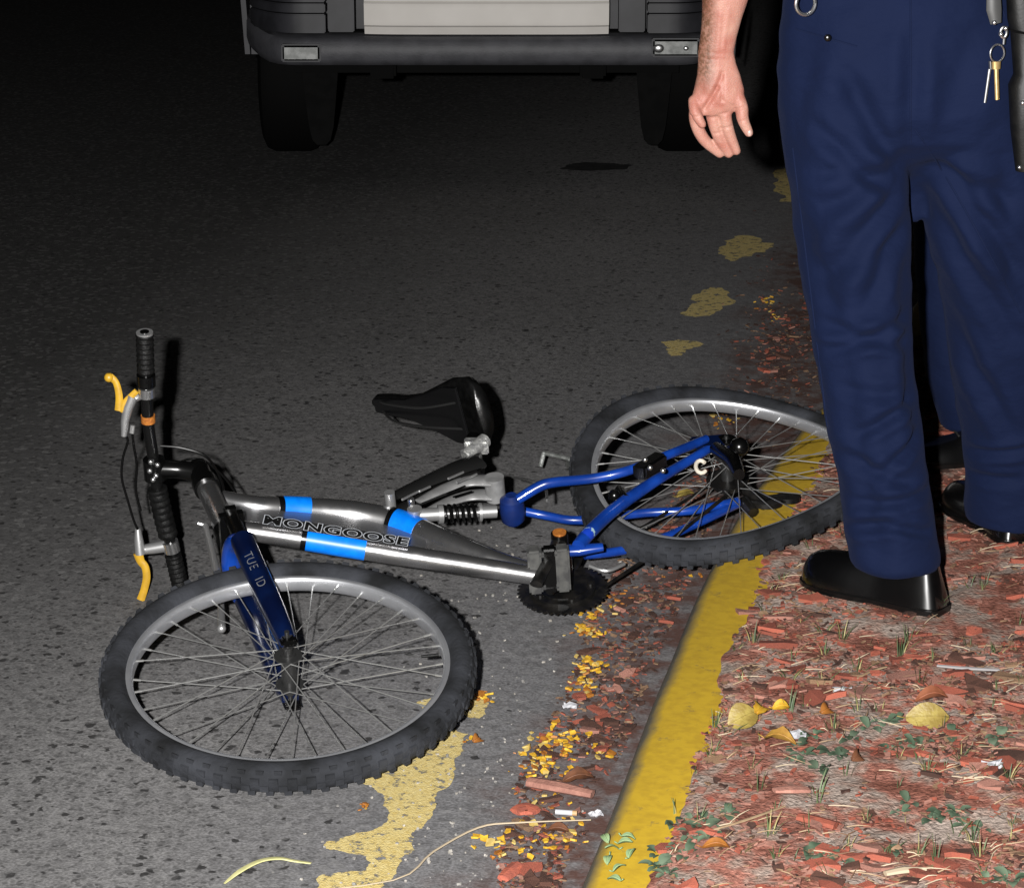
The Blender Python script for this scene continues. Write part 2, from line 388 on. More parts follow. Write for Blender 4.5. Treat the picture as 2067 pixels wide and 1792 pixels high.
paint_patch([z8(*q) for q in [(145, 1255), (260, 1240), (420, 1260), (430, 1280), (320, 1310), (290, 1350), (210, 1355), (180, 1310)]], 2)
paint_patch([z8(*q) for q in [(920, 110), (1000, 60), (1100, 90), (1120, 300), (960, 290), (960, 230), (920, 220)]], 2)
stain = pm('oil_stain', (0.008, 0.008, 0.008), (0.02, 0.02, 0.02), rough=0.7)
paint_patch([(1130, 342), (1180, 328), (1240, 330), (1282, 334), (1260, 343), (1190, 346)], 2, 'road_stain', stain, 0.0012)

exec_parts = []
# ------------------------------------------------------------------ the crashed bicycle
steel = pm('spoke_steel', (0.50, 0.50, 0.49), rough=0.36, metal=0.8)
alloy = pm('rim_alloy', (0.66, 0.67, 0.70), (0.55, 0.56, 0.59), scale=25, rough=0.36, metal=0.8, lo=0.35, hi=0.7)
frame_m = pm('polished_frame', (0.50, 0.50, 0.51), (0.38, 0.375, 0.375), scale=30, rough=0.24, metal=0.95, rvar=0.09)
cast_m = pm('cast_alloy', (0.30, 0.30, 0.30), (0.20, 0.20, 0.20), scale=40, rough=0.42, metal=0.7, bump=0.15)
silver = pm('silver_alloy', (0.45, 0.45, 0.45), rough=0.38, metal=0.75)
chrome = pm('chrome', (0.75, 0.75, 0.75), rough=0.24, metal=0.95)
black_m = pm('black_paint', (0.0022, 0.0022, 0.0022), rough=0.24)
rubber = pm('black_rubber', (0.0025, 0.0025, 0.0025), (0.006, 0.006, 0.006), scale=90, rough=0.55, bump=0.4, spec=0.2)
tyre_m = pm('dusty_tyre', (0.006, 0.0064, 0.0072), (0.030, 0.032, 0.038), scale=14, rough=0.9, bump=0.5, bscale=120, lo=0.32, hi=0.68, spec=0.25)
blue = pm('blue_enamel', (0.006, 0.046, 0.30), (0.004, 0.028, 0.19), scale=18, rough=0.30, coat=0.6)
dblue = pm('navy_enamel', (0.002, 0.007, 0.036), (0.0015, 0.004, 0.022), scale=18, rough=0.28, coat=0.5)
azure = pm('azure_decal', (0.0, 0.19, 0.80), (0.0, 0.16, 0.70), scale=60, rough=0.38)
ylw = pm('yellow_lever', (0.50, 0.29, 0.02), (0.42, 0.24, 0.02), scale=60, rough=0.4)
white_p = pm('white_print', (0.66, 0.69, 0.74), rough=0.5)
ltgrey = pm('grey_plastic', (0.085, 0.085, 0.083), (0.06, 0.06, 0.06), scale=50, rough=0.45)
orange = pm('rusty_orange', (0.55, 0.20, 0.035), (0.40, 0.13, 0.03), scale=200, rough=0.4, metal=0.3)
vinyl = pm('saddle_vinyl', (0.0025, 0.0025, 0.0025), (0.005, 0.005, 0.005), scale=50, rough=0.33, bump=0.2, bscale=90)

BIKE = thing('bicycle', P(800, 1150, 0), 'silver and blue mountain bicycle lying on its side across the gutter', 'bicycle')

def frame_of(N):
    N = N.normalized(); U = V((1, 0, 0)); U = (U - N * U.dot(N)).normalized(); return U, N.cross(U), N
def wheel(label, C, N, bend, spin, tilt_spokes):
    U, W, N = frame_of(N)
    def m(r, a, w=0.0):
        x, y = r * math.cos(a), r * math.sin(a); return C + U * x + W * y + N * (w + bend(x, y))
    wo = bpy.data.objects.new('wheel', None); COL.objects.link(wo); wo.parent = BIKE; wo['label'] = label
    def swept(prof, n, closed=True):
        t = MB(); rings = [[m(r, 2 * math.pi * i / n, w) for r, w in prof] for i in range(n)]
        k = len(prof); vs_ = [p for r in rings for p in r]; fs = []
        for i in range(n):
            for j in range(k):
                fs.append((i * k + j, i * k + (j + 1) % k, ((i + 1) % n) * k + (j + 1) % k, ((i + 1) % n) * k + j))
        return t.add(vs_, fs)
    prof = [(0.304 + 0.0245 * math.cos(a), 0.0265 * math.sin(a)) for a in [2 * math.pi * j / 16 for j in range(16)]]
    prof = [(r, w) for r, w in prof]
    t = swept(prof, 120)
    # tread blocks: two centre rows and chunky shoulder rows
    nb = 66
    for i in range(nb):
        for row, (wc, hw, rr, da) in enumerate(((-0.0065, 0.0056, 0.3280, 0), (0.0065, 0.0056, 0.3280, 0.5), (-0.0185, 0.0048, 0.3210, 0.25), (0.0185, 0.0048, 0.3210, 0.75))):
            a = 2 * math.pi * (i + da) / nb; da2 = 0.026 if row < 2 else 0.022; hh = 0.0024
            sgn = 0 if row < 2 else (1 if wc > 0 else -1)
            q = []
            for dr in (-0.004, hh):
                for s1, s2 in ((-1, -1), (1, -1), (1, 1), (-1, 1)):
                    q.append(m(rr + dr * (1 if row < 2 else 0.75), a + s1 * da2 * (0.85 if dr > 0 else 1), wc + s2 * hw + sgn * (0.0018 if dr > 0 else -0.001)))
            t.add(q, [(3, 2, 1, 0), (4, 5, 6, 7), (0, 1, 5, 4), (1, 2, 6, 5), (2, 3, 7, 6), (3, 0, 4, 7)])
    t.build('tyre', tyre_m, wo, angle=50)
    swept([(0.2865, -0.012), (0.2865, 0.012), (0.2790, 0.0150), (0.2745, 0.0145), (0.2725, 0.0125), (0.2710, 0.005), (0.2710, -0.005), (0.2725, -0.0125), (0.2745, -0.0145), (0.2790, -0.0150)], 120).build('rim', alloy, wo, angle=50)
    h = MB(); h.cyl(m(0, 0, -0.036), m(0, 0, 0.036), 0.0135, 20)
    for s1 in (-1, 1):
        h.cyl(m(0, 0, s1 * 0.028), m(0, 0, s1 * 0.032), 0.025, 24); h.cyl(m(0, 0, s1 * 0.036), m(0, 0, s1 * 0.05), 0.009, 14)
        h.cyl(m(0, 0, s1 * 0.066), m(0, 0, s1 * 0.074), 0.0095, 6)
    h.cyl(m(0, 0, -0.082), m(0, 0, 0.082), 0.0045, 10)
    h.build('hub', pm('hub_dark', (0.06, 0.06, 0.06), rough=0.35, metal=0.7), wo)
    for i in range(36):
        a = spin + 2 * math.pi * i / 36; side = 1 if i % 2 else -1; way = 1 if (i // 2) % 2 else -1
        fa = a + way * R(68)
        p0 = m(0.021, fa, side * 0.030); p1 = m(0.272, a, side * 0.003)
        d = (p1 - p0).normalized()
        sp = MB(); sp.tube([p0, p1], 0.00105, 6); sp.tube([p1 - d * 0.014, p1 + d * 0.002], 0.0021, 6)
        sp.build('spoke', steel, wo)
    va = spin + R(5.0)
    MB().tube([m(0.266, va), m(0.235, va)], [0.0034, 0.0028], 8).build('valve', rubber, wo)
    return m

TH = R(14)
NF = V((0.0, -math.sin(TH), math.cos(TH)))
CF = P(583, 1352, 0.107)
mf = wheel('front wheel lying almost flat on the road', CF, NF, lambda x, y: 0.0, 0.09, 0)
NR = V((-0.07, -0.235, 0.97))
CR = P(1468, 948, 0.205)
mr_ = wheel('buckled rear wheel propped over the kerb', CR, NR, lambda x, y: -0.62 * x * y, 0.03, 0)
NR = NR.normalized(); NF = NF.normalized()

# steering axis runs from the front hub up to the stem
S0 = CF; ST = P(405, 955, 0.275)
AX = (ST - S0).normalized()
def ax(t, w=0.0, fwd=0.0):
    f = NF.cross(AX).normalized()                                   # towards the left in the picture
    return S0 + AX * t + NF * w + f * fwd
L_ax = (ST - S0).length
fork = bpy.data.objects.new('fork', None); COL.objects.link(fork); fork.parent = BIKE
for w in (-1, 1):
    g = MB(); g.tube([ax(0.0, w * 0.062), ax(0.03, w * 0.064), ax(0.10, w * 0.064), ax(0.335, w * 0.064)], [0.016, 0.019, 0.0215, 0.0225], 18)
    MB().box(ax(0.0, w * 0.068), (AX, NF, AX.cross(NF)), (0.046, 0.012, 0.030)).build('fork_end', black_m, fork, bevel=0.005)
    lg = g.build('fork_leg', dblue, fork)
    MB().cyl(ax(0.31, w * 0.064), ax(0.43, w * 0.064), 0.0145, 16).build('stanchion', black_m, fork)
    if w > 0:
        mid, side = ax(0.0, 0.064), None
        for body, t0, hgt in (('TUE', 0.262, 0.024), ('ID', 0.176, 0.024)):
            vs_, fs = text_mesh(body, -0.012)
            mx = max(v.x for v in vs_); view = (V((0, 0, H)) - ax(0.28, 0.064)).normalized()
            T = -AX; view = (view - T * view.dot(T)).normalized(); Yd = view.cross(T)
            tm = MB()
            for rad, col in ((0.0236, 0),):
                pts = []
                for v in vs_:
                    th = (v.y - 0.35) * hgt / 0.0236
                    pts.append(ax(t0, 0.064) + T * (v.x * hgt * 1.25) + view * (rad * math.cos(th)) + Yd * (rad * math.sin(th)))
                tm.add(pts, fs)
            tm.build('fork_lettering', pm('grey_print', (0.16, 0.165, 0.17), rough=0.5), fork, smooth=False)
br = MB(); br.tube(smooth_path([ax(0.325, -0.064), ax(0.35, -0.05, 0.012), ax(0.362, 0, 0.018), ax(0.35, 0.05, 0.012), ax(0.325, 0.064)], 5), 0.019, 12)
br.build('brake_arch', blue, fork)
cr = MB(); cr.box(ax(0.425, 0), (NF, AX, NF.cross(AX)), (0.168, 0.040, 0.046)); cr.build('fork_crown', black_m, fork, bevel=0.013)
hb = MB(); hb.cyl(ax(0.43), ax(L_ax + 0.015), 0.0155, 16); hb.build('steerer', black_m, BIKE)
# v-brake arms on the left of the fork
for pts, rad in (([P(414, 1060, 0.215), P(428, 1112, 0.195), P(443, 1186, 0.175)], [0.0055, 0.0065, 0.0085]), ([P(446, 1216, 0.10), P(447, 1268, 0.085)], [0.006, 0.0085])):
    ba = MB(); ba.tube(smooth_path(pts, 4), rad, 10); ba.ball(pts[-1], rad[-1] * 1.02, 8); ba.cyl(pts[0], pts[0] + V((-0.014, 0, 0.004)), 0.0035, 8)
    ba.build('brake_arm', silver, BIKE)
MB().tube([P(461, 1136, 0.18), P(472, 1145, 0.18), P(474, 1160, 0.178), P(468, 1172, 0.175)], 0.0035, 8).build('brake_pad', silver, BIKE)

# stem, handlebar, grips, levers
BC = P(312, 946, 0.285)
st = MB(); st.tube(smooth_path([ST, ST * 0.55 + BC * 0.45 + AX * 0.006, BC]), [0.021, 0.018, 0.0195], 14); st.cyl(BC - NF * 0.022, BC + NF * 0.022, 0.022, 18)
st.cyl(ST - AX * 0.03, ST + AX * 0.022, 0.0225, 18)
stem = st.build('stem', black_m, BIKE)
bo = MB()
for dx, dz in ((-8, -14), (-10, 4), (6, -8), (3, 14), (-3, 22)):
    bo.ball(Q(312 + dx, 946 + dz, BC.y - 0.026), 0.0055, 6)
bo.build('bolt', chrome, stem)
YT, YB = BC.y - 0.062, BC.y + 0.060
def yb(py): return BC.y + (py - 946) / 265 * 0.062
bar_px = [(292, 676), (294, 740), (296, 800), (300, 860), (308, 915), (312, 946), (317, 985), (330, 1045), (345, 1100), (364, 1182)]
bar_pts = smooth_path([Q(x, y, yb(y)) for x, y in bar_px], 5)
hbm = MB().tube(bar_pts, 0.0118, 14).build('handlebar', pm('bar_black', (0.006, 0.006, 0.006), rough=0.25, metal=0.3), BIKE)
def barseg(y0, y1, r, name, mat, n=6, ribs=0, **k):
    ys = np.linspace(y0, y1, 24); pts = [Q(float(np.interp(y, [q[1] for q in bar_px], [q[0] for q in bar_px])), float(y), yb(y)) for y in ys]
    rr = [r * (1 + (0.07 * math.sin(i * 2.1) if ribs else 0)) for i in range(24)]
    return MB().tube(pts, rr, 18).build(name, mat, BIKE, **k)
barseg(674, 752, 0.0168, 'grip', rubber, ribs=1)
barseg(1118, 1188, 0.0168, 'grip', rubber, ribs=1)
endc = MB(); e0 = Q(292, 674, yb(674)); endc.cyl(e0 - NF * 0.002, e0 + NF * 0.004, 0.0165, 16); endc.cyl(e0 + NF * 0.004, e0 + NF * 0.0055, 0.009, 14, mi=1)
endc.build('grip_end', [silver, black_m], BIKE)
barseg(756, 778, 0.0185, 'shifter', black_m); barseg(985, 1082, 0.0195, 'shifter', rubber, ribs=1)
barseg(782, 800, 0.0165, 'lever_clamp', chrome); barseg(1092, 1112, 0.0165, 'lever_clamp', chrome)
barseg(838, 852, 0.0140, 'bar_clamp', orange)
def fr(px, Y): return [Q(x, y, Y) for x, y in px]
Y1 = yb(800); Y2 = yb(1110)
lev = MB(); lev.tube(smooth_path(fr([(222, 761), (233, 770), (239, 788), (241, 806), (240, 828)], Y1 - 0.012), 5), [0.0085, 0.0065, 0.0070, 0.0075, 0.0085], 10, flat=0.6, up=(0, 1, 0))
lev.tube(fr([(241, 828), (258, 806), (276, 789)], Y1 - 0.010), [0.0085, 0.0065, 0.006], 10, flat=0.6, up=(0, 1, 0)); lev.ball(Q(220, 762, Y1 - 0.012), 0.0095, 7)
lev.build('brake_lever', ylw, BIKE)
hs_ = MB(); hs_.tube(fr([(268, 800), (258, 822), (252, 850), (250, 880)], Y1 - 0.006), [0.011, 0.011, 0.0085, 0.006], 10); hs_.tube(fr([(266, 806), (280, 800), (296, 792)], Y1), [0.009, 0.008, 0.012], 10)
hs_.tube(fr([(268, 858), (266, 874)], Y1), 0.005, 8)
hs_.build('lever_housing', silver, BIKE)
lev = MB(); lev.tube(smooth_path(fr([(279, 1116), (284, 1132), (293, 1144), (296, 1165), (291, 1190), (284, 1210)], Y2 - 0.012), 5), [0.0105, 0.0085, 0.0080, 0.0080, 0.0078, 0.0085], 10, flat=0.6, up=(0, 1, 0)); lev.build('brake_lever', ylw, BIKE)
hs_ = MB(); hs_.tube(fr([(278, 1066), (280, 1090), (283, 1118)], Y2 - 0.01), [0.006, 0.0095, 0.011], 10); hs_.tube(fr([(284, 1110), (310, 1106), (344, 1100)], Y2), [0.010, 0.012, 0.0135], 10)
hs_.build('lever_housing', silver, BIKE)
cab = [[(251, 878), (258, 890), (248, 925), (246, 965), (258, 1010), (270, 1050), (278, 1068)],
       [(267, 872), (270, 900), (276, 940), (274, 990), (284, 1030)],
       [(330, 962), (370, 930), (410, 930), (450, 960), (480, 1000)],
       [(324, 900), (370, 905), (420, 925), (450, 980), (448, 1040), (428, 1085)]]
for i, c in enumerate(cab):
    MB().tube(smooth_path([Q(x, y, yb(y) - (0.01 if i < 2 else -0.03 + 0.0 * j)) for j, (x, y) in enumerate(c)], 6), 0.0026, 8).build('cable', black_m, BIKE)

# main frame
ZH, ZB = 0.225, 0.115
def fz(x): return ZH + (ZB - ZH) * (x - 437) / (1112 - 437)
def FP(x, y, dz=0.0): return P(x, y, fz(x) + dz)
up_px = [(448, 1008), (520, 1022), (600, 1027), (700, 1036), (770, 1049), (820, 1064), (900, 1096), (1000, 1132), (1090, 1156)]
lo_px = [(462, 1066), (540, 1077), (600, 1086), (700, 1102), (850, 1126), (1000, 1149), (1095, 1164)]
upP = smooth_path([FP(x, y) for x, y in up_px], 6); loP = smooth_path([FP(x, y) for x, y in lo_px], 6)
upR = [0.018, 0.0215, 0.0245, 0.0285, 0.0305, 0.030, 0.026, 0.020, 0.016]; loR = [0.018, 0.0195, 0.0205, 0.0215, 0.021, 0.0190, 0.018]
fm = MB(); fm.tube(upP, upR, 28); fm.tube(loP, loR, 24)
ht0, ht1 = ax(0.47), ax(L_ax - 0.045)
fm.cyl(ht0, ht1, 0.0215, 22)
MAIN = fm.build('main_frame', frame_m, BIKE, angle=60)
hm_ = MB()
for t in (0.465, L_ax - 0.05): MB().cyl(ax(t - 0.014), ax(t + 0.014), 0.0265, 22).build('headset_cup', black_m, BIKE)
wb = MB(); wb.tube([FP(463, 1066), FP(478, 1068)], 0.0192, 16); wb.build('weld', pm('copper_weld', (0.28, 0.11, 0.05), rough=0.4, metal=0.6), BIKE)
def along(path, radii, x0, x1, grow, name, mat, sx=0.0):
    # sleeve over a tube between two picture columns
    cols = []
    rr = lerp_list(radii, len(path))
    def col_(p):
        d = p - V((0, 0, H)); zc = d.y * math.cos(PITCH) - d.z * math.sin(PITCH); return CX + d.x / zc * FPX
    xs = [col_(p) for p in path]
    pts = []; r2 = []
    for x in np.linspace(x0, x1, 10):
        q = [float(np.interp(x, xs, [p[i] for p in path])) for i in range(3)]; pts.append(V(q)); r2.append(float(np.interp(x, xs, rr)) + grow)
    return MB().tube(pts, r2, 28, caps=True).build(name, mat, MAIN, angle=60)
for pth, rad, x0, x1 in ((upP, upR, 568, 624), (upP, upR, 797, 848), (loP, loR, 618, 738)):
    along(pth, rad, x0, x1, 0.0009, 'blue_band', azure); along(pth, rad, x0 - 10, x0 + 1, 0.0014, 'black_band', black_m)
# gusset plate between the tubes with the maker's lettering
a0, a1 = (470, 1040), (860, 1098)
gp = MB()
rows = []
for t in np.linspace(0, 1, 14):
    x = a0[0] + (a1[0] - a0[0]) * t; yu = float(np.interp(x, [q[0] for q in up_px], [q[1] for q in up_px])); yl = float(np.interp(x, [q[0] for q in lo_px], [q[1] for q in lo_px]))
    A_, B_ = FP(x, yu), FP(x, yl); rows.append([A_ + NR * 0.002, B_ + NR * 0.004, B_ - NR * 0.010, A_ - NR * 0.010])
gp.loft(rows); gp.build('gusset_plate', pm('dark_gusset', (0.30, 0.30, 0.31), rough=0.4, metal=0.8), MAIN)
def lettering(body, offs, mat, lift, name):
    vs_, fs = text_mesh(body, offs); base, _ = text_mesh(body)
    x0, x1 = min(v.x for v in base), max(v.x for v in base); y0, y1 = min(v.y for v in base), max(v.y for v in base)
    BL, BR, TL, TR = FP(533, 1056, 0.030), FP(820, 1101, 0.030), FP(537, 1040, 0.034), FP(825, 1086, 0.034)
    view = (V((0, 0, H)) - (BL + TR) / 2).normalized()
    t = MB(); pts = []
    for v in vs_:
        a = (v.x - x0) / (x1 - x0); b = (v.y - y0) / (y1 - y0)
        pts.append(BL * (1 - a) * (1 - b) + BR * a * (1 - b) + TL * (1 - a) * b + TR * a * b + view * lift)
    return t.add(pts, fs).build(name, mat, MAIN, smooth=False)
lettering('MONGOOSE', 0.066, white_p, 0.003, 'lettering_outline')
lettering('MONGOOSE', 0.030, pm('black_print', (0.006, 0.006, 0.006), rough=0.5), 0.0042, 'lettering')
plate = MB()
C4 = [FP(531, 1058, 0.028), FP(824, 1104, 0.028), FP(828, 1086, 0.033), FP(535, 1040, 0.033)]
vw = (V((0, 0, H)) - C4[0]).normalized()
plate.add([c - vw * 0.002 for c in C4] + [c - vw * 0.012 for c in C4], [(0, 1, 2, 3), (7, 6, 5, 4), (0, 4, 5, 1), (1, 5, 6, 2), (2, 6, 7, 3), (3, 7, 4, 0)])
plate.build('lettering_panel', frame_m, MAIN, smooth=False)

# seat tower, post and saddle
seat = MB(); link_ = MB()
for off in (0.017, -0.017):
    o_ = NR * off
    seat.tube(smooth_path([P(798, 1016, 0.185) + o_, P(860, 988, 0.20) + o_, P(920, 962, 0.215) + o_, P(966, 946, 0.22) + o_], 4), [0.014, 0.020, 0.025, 0.028], 12, flat=0.4, up=NR)
    link_.tube(smooth_path([P(846, 1026, 0.18) + o_, P(900, 1000, 0.19) + o_, P(950, 985, 0.197) + o_, P(998, 985, 0.20) + o_], 4), [0.009, 0.016, 0.020, 0.022], 12, flat=0.4, up=NR)
link_.cyl(P(999, 985, 0.20) - NR * 0.026, P(999, 985, 0.20) + NR * 0.026, 0.0205, 18)
seat.tube([P(925, 972, 0.21), P(950, 956, 0.215), P(972, 968, 0.21)], 0.014, 10)
tower = seat.build('seat_tower', pm('tower_black', (0.02, 0.02, 0.02), rough=0.25, metal=0.5), BIKE)
lk = link_.build('shock_link', pm('link_alloy', (0.34, 0.34, 0.34), (0.26, 0.26, 0.26), scale=40, rough=0.42, metal=0.45), BIKE)
for pts in ([(902, 996), (938, 981)], [(915, 1003), (952, 992)]):
    MB().tube([P(x, y, 0.222) for x, y in pts], [0.002, 0.0042, 0.002], 8).build('slot', black_m, lk)
tr = MB()
for pts in ([(812, 1008), (848, 990)], [(905, 966), (935, 953)], [(922, 974), (962, 957)], [(846, 992), (868, 982)]):
    MB().tube([P(x, y, 0.235) for x, y in pts], 0.0026, 8).build('rib_edge', silver, tower)
MB().cyl(P(788, 1014, 0.20) - NR * 0.02, P(788, 1014, 0.20) + NR * 0.024, 0.011, 14).build('bolt', silver, tower)
MB().cyl(P(831, 1027, 0.19) - NR * 0.02, P(831, 1027, 0.19) + NR * 0.024, 0.007, 12).build('bolt', chrome, tower)
SB, SC = P(963, 950, 0.215), P(956, 893, 0.245)
sp_ = MB(); sp_.tube([SB, SB * 0.4 + SC * 0.6, SC + (SC - SB).normalized() * 0.02], [0.0165, 0.0145, 0.0145], 16); sp_.build('seat_post', black_m, BIKE)
cl = MB(); cl.cyl(P(938, 921, 0.235), P(982, 886, 0.262), 0.0155, 14); cl.box(P(962, 900, 0.25), (V((1, 0, 0)), NR, NR.cross(V((1, 0, 0)))), (0.05, 0.03, 0.024))
cl.build('seat_clamp', pm('clamp_alloy', (0.62, 0.62, 0.60), (0.4, 0.4, 0.4), scale=90, rough=0.35, metal=0.7, bump=0.6), BIKE, bevel=0.003)
# saddle: length along D, width along Wd (bike's left-right), seat top faces away from the camera
SN = P(757, 812, 0.20); SR = P(964, 837, 0.285)
D = (SR - SN); LS = D.length; D.normalize()
Wd = (NR - D * NR.dot(D)).normalized(); Tp = D.cross(Wd)
if Tp.y < 0: Tp = -Tp
rings = []
for t, hw, crown, sag in ((0.0, 0.010, 0.010, 0.004), (0.03, 0.019, 0.018, 0.006), (0.15, 0.023, 0.024, 0.006), (0.35, 0.026, 0.026, 0.002), (0.52, 0.036, 0.028, 0.0), (0.68, 0.057, 0.031, 0.004), (0.82, 0.076, 0.034, 0.010), (0.93, 0.079, 0.033, 0.014), (0.985, 0.060, 0.026, 0.014), (1.0, 0.04, 0.016, 0.012)):
    c = SN + D * (LS * t) + Tp * sag; ring = []
    for j in range(26):
        a = 2 * math.pi * j / 26; x = math.cos(a); y = math.sin(a)
        h = crown * y if y > 0 else 0.012 * y
        ring.append(c + Wd * (hw * math.copysign(abs(x) ** 0.75, x)) + Tp * h)
    rings.append(ring)
sad = MB().loft(rings).build('saddle', vinyl, BIKE, angle=70)
sk = MB()
rr2 = []
for t, hw in ((0.06, 0.017), (0.2, 0.021), (0.4, 0.025), (0.6, 0.042), (0.8, 0.064), (0.93, 0.066)):
    c = SN + D * (LS * t) - Tp * 0.013; rr2.append([c + Wd * hw, c - Wd * hw, c - Wd * hw - Tp * 0.006, c + Wd * hw - Tp * 0.006])
sk.loft(rr2); sk.build('saddle_shell', pm('saddle_plastic', (0.005, 0.005, 0.0055), rough=0.3), sad, bevel=0.003)
for w in (-1, 1):
    MB().tube(smooth_path([SN + D * LS * 0.12 - Tp * 0.014 + Wd * w * 0.010, SN + D * LS * 0.35 - Tp * 0.045 + Wd * w * 0.02, SN + D * LS * 0.68 - Tp * 0.048 + Wd * w * 0.022, SN + D * LS * 0.9 - Tp * 0.016 + Wd * w * 0.03], 6), 0.0030, 8).build('rail', pm('rail_steel', (0.10, 0.10, 0.10), rough=0.3, metal=0.8), sad)

# shock absorber
SHA, SHB = P(838, 1040, 0.185), P(1002, 1032, 0.185)
sd = (SHB - SHA).normalized()
sh = MB(); sh.cyl(SHA, SHA + sd * 0.048, 0.0135, 16); sh.cyl(SHA + sd * 0.046, SHA + sd * 0.056, 0.0195, 22); 
sh.cyl(SHA - NR * 0.016, SHA + NR * 0.016, 0.015, 14)
shock = sh.build('shock_absorber', silver, BIKE)
MB().cyl(SHA + sd * 0.132, SHB, 0.013, 16).build('shock_end', silver, shock); MB().cyl(SHA + sd * 0.128, SHA + sd * 0.134, 0.019, 20).build('spring_seat', silver, shock)
hel = []
uu, ww, _ = V((0, 0, 1)), sd.cross(V((0, 0, 1))), 0
for i in range(6 * 14 + 1):
    a = 2 * math.pi * i / 14; hel.append(SHA + sd * (0.057 + 0.070 * i / 84) + (uu * math.cos(a) + ww * math.sin(a)) * 0.0165)
MB().tube(hel, 0.0038, 8).build('spring', black_m, shock)
MB().cyl(SHA + sd * 0.05, SHA + sd * 0.13, 0.010, 12).build('damper_rod', chrome, shock)

# swingarm of blue tubes, both sides of the rear wheel
sw = bpy.data.objects.new('swingarm', None); COL.objects.link(sw); sw.parent = BIKE
pv = P(1034, 1028, 0.165)
pvm = MB(); pvm.tube([pv - NR * 0.034, pv - NR * 0.024, pv, pv + NR * 0.024, pv + NR * 0.034], [0.014, 0.024, 0.026, 0.024, 0.012], 22); pvm.build('pivot', pm('pivot_blue', (0.004, 0.022, 0.14), (0.003, 0.014, 0.09), scale=30, rough=0.45), sw)
RAx = CR + NR * 0.066
upper = [P(1045, 1008, 0.20), P(1088, 982, 0.225), P(1120, 973, 0.235), P(1200, 965, 0.25), P(1270, 949, 0.265), P(1350, 917, 0.28), P(1425, 886, 0.285)]
MB().tube(smooth_path(upper, 6), [0.0105, 0.011, 0.0105, 0.010, 0.010, 0.0095, 0.009], 14).build('seat_stay', blue, sw)
lower = [P(1168, 1102, 0.17), P(1192, 1072, 0.185), P(1240, 1028, 0.205), P(1300, 985, 0.225), P(1345, 957, 0.24), P(1440, 900, 0.265)]
MB().tube(smooth_path(lower, 6), [0.0135, 0.014, 0.0135, 0.0125, 0.011, 0.009], 14).build('chain_stay', blue, sw)
for pts, rad in (([P(1050, 1030, 0.14), P(1100, 1040, 0.13), P(1170, 1050, 0.125), P(1300, 1035, 0.13), P(1395, 1030, 0.135), P(1490, 1012, 0.14)], 0.0095), ([P(1180, 1120, 0.10), P(1260, 1110, 0.10), P(1340, 1085, 0.105), P(1420, 1050, 0.12), P(1490, 1016, 0.135)], 0.0095)):
    MB().tube(smooth_path(pts, 5), rad, 12).build('chain_stay', blue, sw)
yk = MB(); yk.tube([P(1128, 1112, 0.155), P(1170, 1110, 0.16), P(1217, 1104, 0.165)], [0.017, 0.0165, 0.0115], 14, flat=0.7); yk.build('yoke', blue, sw)
scf = MB()
pth = smooth_path(lower, 6)
MB().tube([p + (V((0, 0, H)) - p).normalized() * 0.0012 for p in pth[3:8]], [0.0126, 0.0136, 0.0137, 0.0130, 0.0124], 14).build('scuff', pm('scuffed_paint', (0.008, 0.045, 0.42), (0.30, 0.45, 0.50), scale=55, rough=0.4, lo=0.5, hi=0.56), sw)
do = MB(); do.box(P(1440, 893, 0.27), (V((1, 0.3, 0)), NR, NR.cross(V((1, 0.3, 0)))), (0.09, 0.012, 0.05)); do.build('dropout', dblue, sw, bevel=0.004)
cp = MB(); cp.box(P(1312, 940, 0.275), (V((0.5, 1, 0)), NR, NR.cross(V((0.5, 1, 0)))), (0.11, 0.032, 0.030)); clampo = cp.build('stay_clamp', black_m, sw, bevel=0.005)
for x, y in ((1302, 928), (1312, 944), (1338, 950)): MB().ball(P(x, y, 0.30), 0.0055, 6).build('bolt', chrome, clampo)
arc = [P(1415, 942, 0.275) + V((math.cos(a) * 0.0105, math.sin(a) * 0.017, math.sin(a) * 0.008)) for a in [R(40 + 28 * i) for i in range(11)]]
MB().tube(arc, 0.0042, 8).build('washer', pm('cream_plastic', (0.66, 0.60, 0.50), rough=0.5), sw)

# bottom bracket, cranks, pedals, chainring
NC = (NR * 0.85 + NF * 0.15).normalized()
CH = P(1136, 1190, 0.055); CE = CH + NC * 0.118
bb = MB(); bb.cyl(CH + NC * 0.008, CE - NC * 0.02, 0.022, 20); bb.tube([P(1075, 1150, 0.115), CH + NC * 0.055], 0.019, 14); bb.build('bottom_bracket', black_m, BIKE)
U, W, _ = frame_of(NC)
cw = MB(); rings = []
nt = 42
prof = []
for i in range(nt * 4):
    a = 2 * math.pi * i / (nt * 4) + 0.2; r = (0.0905, 0.0905, 0.0845, 0.0845)[i % 4]; prof.append((r, a))
outer = [CH + (U * math.cos(a) + W * math.sin(a)) * r for r, a in prof]; inner = [CH + (U * math.cos(a) + W * math.sin(a)) * 0.056 for r, a in prof]
k = len(prof)
for h in (0.0015, -0.0015): cw.add([p + NC * h for p in outer] + [p + NC * h for p in inner], [(i, (i + 1) % k, k + (i + 1) % k, k + i) for i in range(k)])
cw.add([p + NC * 0.0015 for p in outer] + [p - NC * 0.0015 for p in outer], [(i, (i + 1) % k, k + (i + 1) % k, k + i) for i in range(k)])
cw.cyl(CH - NC * 0.004, CH + NC * 0.009, 0.066, 40); cw.cyl(CH + NC * 0.005, CH + NC * 0.011, 0.05, 32)
for i in range(5):
    a = 2 * math.pi * i / 5; cw.cyl(CH + (U * math.cos(a) + W * math.sin(a)) * 0.055, CH + (U * math.cos(a) + W * math.sin(a)) * 0.055 + NC * 0.013, 0.006, 10)
